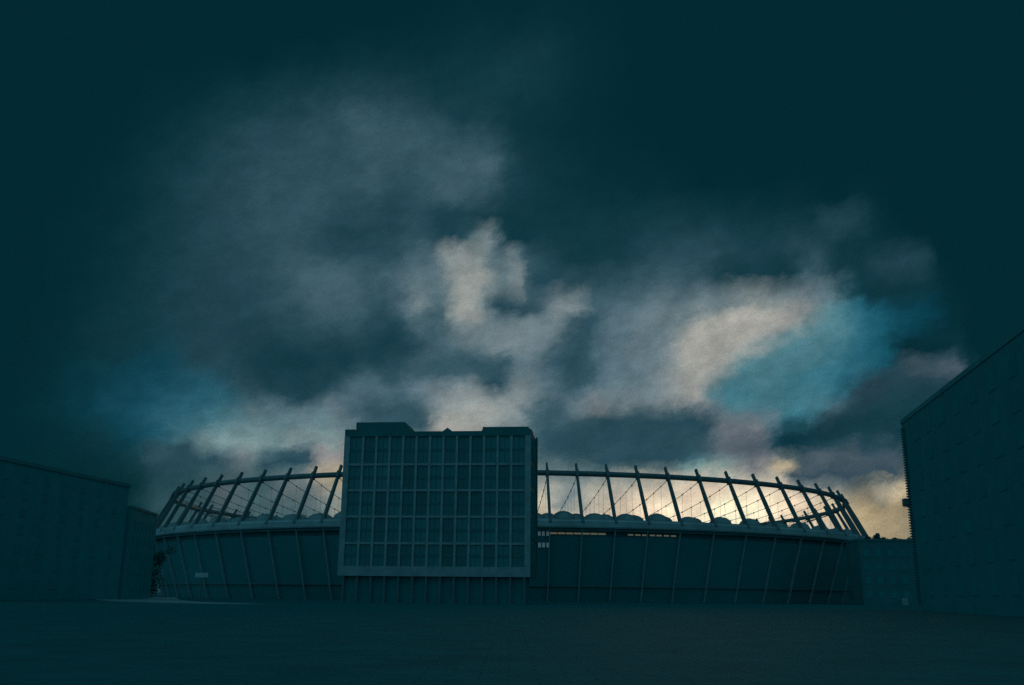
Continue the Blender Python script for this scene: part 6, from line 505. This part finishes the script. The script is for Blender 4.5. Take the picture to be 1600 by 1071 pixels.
# rooftop blocks and little gable
def prism(name, mat, prof, y0, y1):
    bm = bmesh.new()
    a = [bm.verts.new((x, y0, z)) for x, z in prof]; b = [bm.verts.new((x, y1, z)) for x, z in prof]
    bm.faces.new(a[::-1]); bm.faces.new(b)
    for i in range(len(prof)): bm.faces.new((a[i], a[(i + 1) % len(prof)], b[(i + 1) % len(prof)], b[i]))
    return obj(name, bm, mat, hot)
prism('roof_block', 'dark_wall', [(-36.4, 33.81), (-25.0, 33.81), (-25.0, 34.6), (-26.2, 36.1), (-36.4, 36.1)], 0.65, 8.5)
prism('roof_block', 'dark_wall', [(-9.95, 33.81), (-0.55, 33.81), (-0.55, 34.95), (-9.95, 34.95)], 0.65, 9.0)
prism('gable', 'dark_wall', [(-18.1, 34.003), (-16.1, 34.003), (-17.1, 34.75)], -0.1, 0.55)
prism('roof_block', 'dark_wall', [(-4.2, 33.81), (-0.6, 33.81), (-0.6, 35.75), (-1.0, 36.0), (-4.2, 36.0)], 9.4, 13.3)
# right-hand end: vertical glass bay windows catching the sunset
for k in range(5):
    za = 7.4 + k * 5.25
    for yy in (1.6, 5.3, 9.0):
        bm = bmesh.new(); box(bm, 0.003, 0.12, yy, yy + 2.6, za, za + 4.2)
        obj('side_window', bm, 'dull_glass', hot)
hb('end_pier', 'dark_wall', 0.003, 0.35, 12.6, 13.9, 5.1, 34.6)

# ------------------------------------------------------------------ flanking buildings
def facade_windows(parent, p0, d, n, L0, nb, z0, floors, fh, ww, wh, pane='dull_glass'):
    """windows as separate parts along a wall from p0 in unit direction d, outward normal n"""
    s = L0 / nb
    for i in range(nb):
        for f in range(floors):
            c = Vector(p0) + Vector(d) * (s * (i + .5)); za = z0 + f * fh
            bm = bmesh.new()
            q = []
            for off in (0.004, 0.03):
                q.append([bm.verts.new(c + Vector(d) * (sx * ww / 2) + Vector(n) * off + Vector((0, 0, zz))) for sx, zz in ((-1, za), (1, za), (1, za + wh), (-1, za + wh))])
            for j in range(4): bm.faces.new((q[0][j], q[0][(j + 1) % 4], q[1][(j + 1) % 4], q[1][j]))
            bm.faces.new(q[0][::-1]); bm.faces.new(q[1])
            wdw = obj('window', bm, pane, parent)
            bm = bmesh.new(); a = c + Vector((0, 0, za - 0.06)) + Vector(n) * 0.03
            beam(bm, a - Vector(d) * (ww / 2 + .1), a + Vector(d) * (ww / 2 + .1), n, 0.06, 0.05, 0.06, 0.05)
            obj('sill', bm, 'plaster' if pane == 'pale_glass' else 'dark_brick', wdw)
def footprint(name, mat, parent, pts, z0, z1):
    bm = bmesh.new(); a = [bm.verts.new((x, y, z0)) for x, y in pts]; b = [bm.verts.new((x, y, z1)) for x, y in pts]
    bm.faces.new(a[::-1]); bm.faces.new(b)
    for i in range(len(pts)): bm.faces.new((a[i], a[(i + 1) % len(pts)], b[(i + 1) % len(pts)], b[i]))
    return obj(name, bm, mat, parent)
# tall block on the right, its street front running towards the viewer
tow = thing('office_block', 'tall dark block with a finely notched corner at the right edge', 'building', (61, 150, 0))
dv = Vector((-0.166, -1, 0)).normalized(); nv = Vector((-dv.y * -1, dv.x * -1, 0)); nv = Vector((-1, 0.166, 0)).normalized()
Lt = 112.0
far = Vector((0, 0, 0)); near = dv * Lt; inw = -nv * 26
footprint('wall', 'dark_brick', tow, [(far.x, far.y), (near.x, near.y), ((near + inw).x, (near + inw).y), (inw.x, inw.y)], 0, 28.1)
pp = [far + nv * .12 - dv * .12, near + nv * .12 + dv * .12, near + inw - nv * .12 + dv * .12, inw - nv * .12 - dv * .3]
footprint('cornice', 'roofing', tow, [(p.x, p.y) for p in pp], 28.103, 28.75)
bm = bmesh.new()
for k in range(66):                                  # notched corner courses
    z = 1.2 + k * 0.4
    c = far - dv * 0.0 + nv * 0.02
    for e in (0,):
        v = [Vector((0, 0, 0)) - dv * .24 + nv * .19, dv * 2.2 + nv * .19, dv * 2.2 - nv * .0, -dv * .24 - nv * 1.2]
        a = [bm.verts.new(p + Vector((0, 0, z))) for p in v]; b = [bm.verts.new(p + Vector((0, 0, z + .19))) for p in v]
        bm.faces.new(a[::-1]); bm.faces.new(b)
        for i in range(4): bm.faces.new((a[i], a[(i + 1) % 4], b[(i + 1) % 4], b[i]))
obj('corner_quoin', bm, 'dark_brick', tow)
facade_windows(tow, dv * 5, dv, nv, 100, 14, 2.2, 7, 3.7, 2.6, 2.0)
ac = thing('air_conditioner', 'small boxy unit sticking out from the right dark block, partway up its corner', 'air conditioner', (60.62, 149.3, 15.4))
bm = bmesh.new(); box(bm, -0.75, 0.0, -0.5, 0.4, 0.0, 1.1, bev=0.05); obj('casing', bm, 'steel', ac)
bm = bmesh.new(); tube(bm, [(-0.38, -0.52, .55), (-0.38, -0.60, .55)], 0.3, 16); obj('fan_grille', bm, 'dark_brick', ac)
bm = bmesh.new(); box(bm, -0.72, 0.22, -0.3, -0.22, -0.1, -0.003); box(bm, -0.72, 0.22, 0.12, 0.2, -0.1, -0.003); obj('bracket', bm, 'steel', ac)
# long block on the left, with a lower wing beyond it
lb = thing('apartment_block', 'long dark flat-roofed block at the left edge, taller than its neighbour', 'building', (-85.8, 220, 0))
dl = Vector((-0.128, -1, 0)).normalized(); nl = Vector((1, -0.128, 0)).normalized()
q = [Vector((0, 0, 0)), dl * 90, dl * 90 - nl * 18, -nl * 18]
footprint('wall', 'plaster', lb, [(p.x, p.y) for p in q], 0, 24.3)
q = [-dl * .25 + nl * .25, dl * 90.25 + nl * .25, dl * 90.25 - nl * 18.25, -dl * .25 - nl * 18.25]
footprint('roof', 'roofing', lb, [(p.x, p.y) for p in q], 24.303, 25.0)
facade_windows(lb, dl * 2, dl, nl, 84, 13, 2.0, 7, 3.2, 1.8, 1.7, 'pale_glass')
lw = thing('low_building', 'lower dark wing between the left block and the stadium', 'building', (-85.25, 222, 0))
d3 = Vector((-0.11, 1, 0)).normalized(); n3 = Vector((1, 0.11, 0)).normalized()
q = [Vector((0, 0, 0)), d3 * 23, d3 * 23 - n3 * 16, -n3 * 16]
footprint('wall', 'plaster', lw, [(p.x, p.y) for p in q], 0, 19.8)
q = [n3 * .2, d3 * 23.2 + n3 * .2, d3 * 23.2 - n3 * 16.2, -n3 * 16.2]
footprint('roof', 'roofing', lw, [(p.x, p.y) for p in q], 19.803, 20.4)
facade_windows(lw, d3 * 1, d3, n3, 21, 6, 2.0, 5, 3.4, 1.6, 1.8, 'pale_glass')

# added block: fills the dark gap by the stadium, hides bright horizon sky
pv = thing('filler_block', 'added low flat dark block filling the gap between the right end of the stadium and the right block', 'building', (97, 275, 0))
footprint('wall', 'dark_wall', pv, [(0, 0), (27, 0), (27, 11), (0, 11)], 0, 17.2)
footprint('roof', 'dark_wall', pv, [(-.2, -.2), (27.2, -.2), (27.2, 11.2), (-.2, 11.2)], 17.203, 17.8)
facade_windows(pv, (0, 0, 0), (1, 0, 0), (0, -1, 0), 24, 7, 2.0, 4, 3.7, 1.6, 1.8)
boxobj('door', 'concrete', pv, 10.6, 12.2, -0.05, -0.004, 0.02, 1.9)

# ------------------------------------------------------------------ sign and trees
sg = thing('signboard', 'small pale panel on a post, low at the left foot of the stadium', 'sign', (-55.5, 180, 0))
boxobj('post', 'steel', sg, -0.08, 0.08, 0.0, 0.16, 0, 5.0)
boxobj('panel', 'sign_face', sg, -1.15, 1.2, -0.12, -0.003, 4.25, 5.05, bev=0.02)
boxobj('arm', 'steel', sg, -2.6, -1.153, -0.06, 0.0, 4.86, 4.95)
def tree(loc, h, cw, n, label, seed, group='trees on the right skyline'):
    rnd = random.Random(seed)
    t = thing('tree', label, 'tree', loc, rnd.random() * 6, group)
    bm = bmesh.new(); th_ = h * 0.45
    tube(bm, [(0, 0, 0), (0.1, 0, th_ * .5), (0, .1, th_), (0.05, 0, h * .85)], [.3, .24, .17, .05], 7)
    for k in range(8):
        a = rnd.random() * 6.28; z = h * (.3 + .06 * k); l = cw * (.3 + .25 * rnd.random())
        tube(bm, [(0, 0, z), (math.cos(a) * l * .5, math.sin(a) * l * .5, z + l * .3), (math.cos(a) * l, math.sin(a) * l, z + l * .8)], [.1, .07, .03], 5)
    obj('trunk', bm, 'bark', t)
    bm = bmesh.new()
    clumps = [(Vector((rnd.gauss(0, .24) * cw, rnd.gauss(0, .24) * cw, h * (.06 + .86 * rnd.random() ** .8))), cw * (.12 + .14 * rnd.random())) for _ in range(34)]
    clumps.append((Vector((0, 0, h * .93)), cw * .12))
    for _ in range(n):
        c, r = rnd.choice(clumps)
        v = Vector((rnd.gauss(0, 1), rnd.gauss(0, 1), rnd.gauss(0, 1))); v = v.normalized() * r * rnd.random() ** .4
        p = c + v; s = .22 + .2 * rnd.random()
        d1 = Vector((rnd.gauss(0, 1), rnd.gauss(0, 1), rnd.gauss(0, 1))).normalized(); d2 = d1.orthogonal().normalized()
        bm.faces.new([bm.verts.new(p + d1 * s), bm.verts.new(p + d2 * s * .6), bm.verts.new(p - d1 * s), bm.verts.new(p - d2 * s * .6)])
    obj('crown', bm, 'leaf', t)
for i, (x, y, h, cw, lab) in enumerate([
        (107.9, 290, 21.2, 5.0, 'slim pointed tree, tallest silhouette just right of the stadium masts'),
        (110.7, 290, 19.3, 6.0, 'round-topped tree beside the slim pointed one on the right skyline'),
        (113.6, 292, 19.8, 7.0, 'bushy tree midway between the stadium and the right dark block'),
        (117.2, 290, 19.6, 7.5, 'bushy tree touching the corner of the right dark block'),
        (104.6, 292, 18.6, 7.0, 'tree half hidden under the last leaning masts of the stadium')]):
    tree((x, y, 0), h, cw, 4500, lab, 40 + i)
for i, (x, y, h, cw, lab) in enumerate([  # trees added to close the bright sky gap beside the low wing
        (-94.5, 262, 14.0, 7.5, 'added bushy tree behind the low wing, nearest the signboard, left of the stadium'),
        (-98.5, 266, 16.0, 8.0, 'added taller bushy tree just behind the far corner of the low left wing')]):
    tree((x, y, 0), h, cw, 3800, lab, 60 + i, 'added trees filling the gap between the left buildings and the stadium')
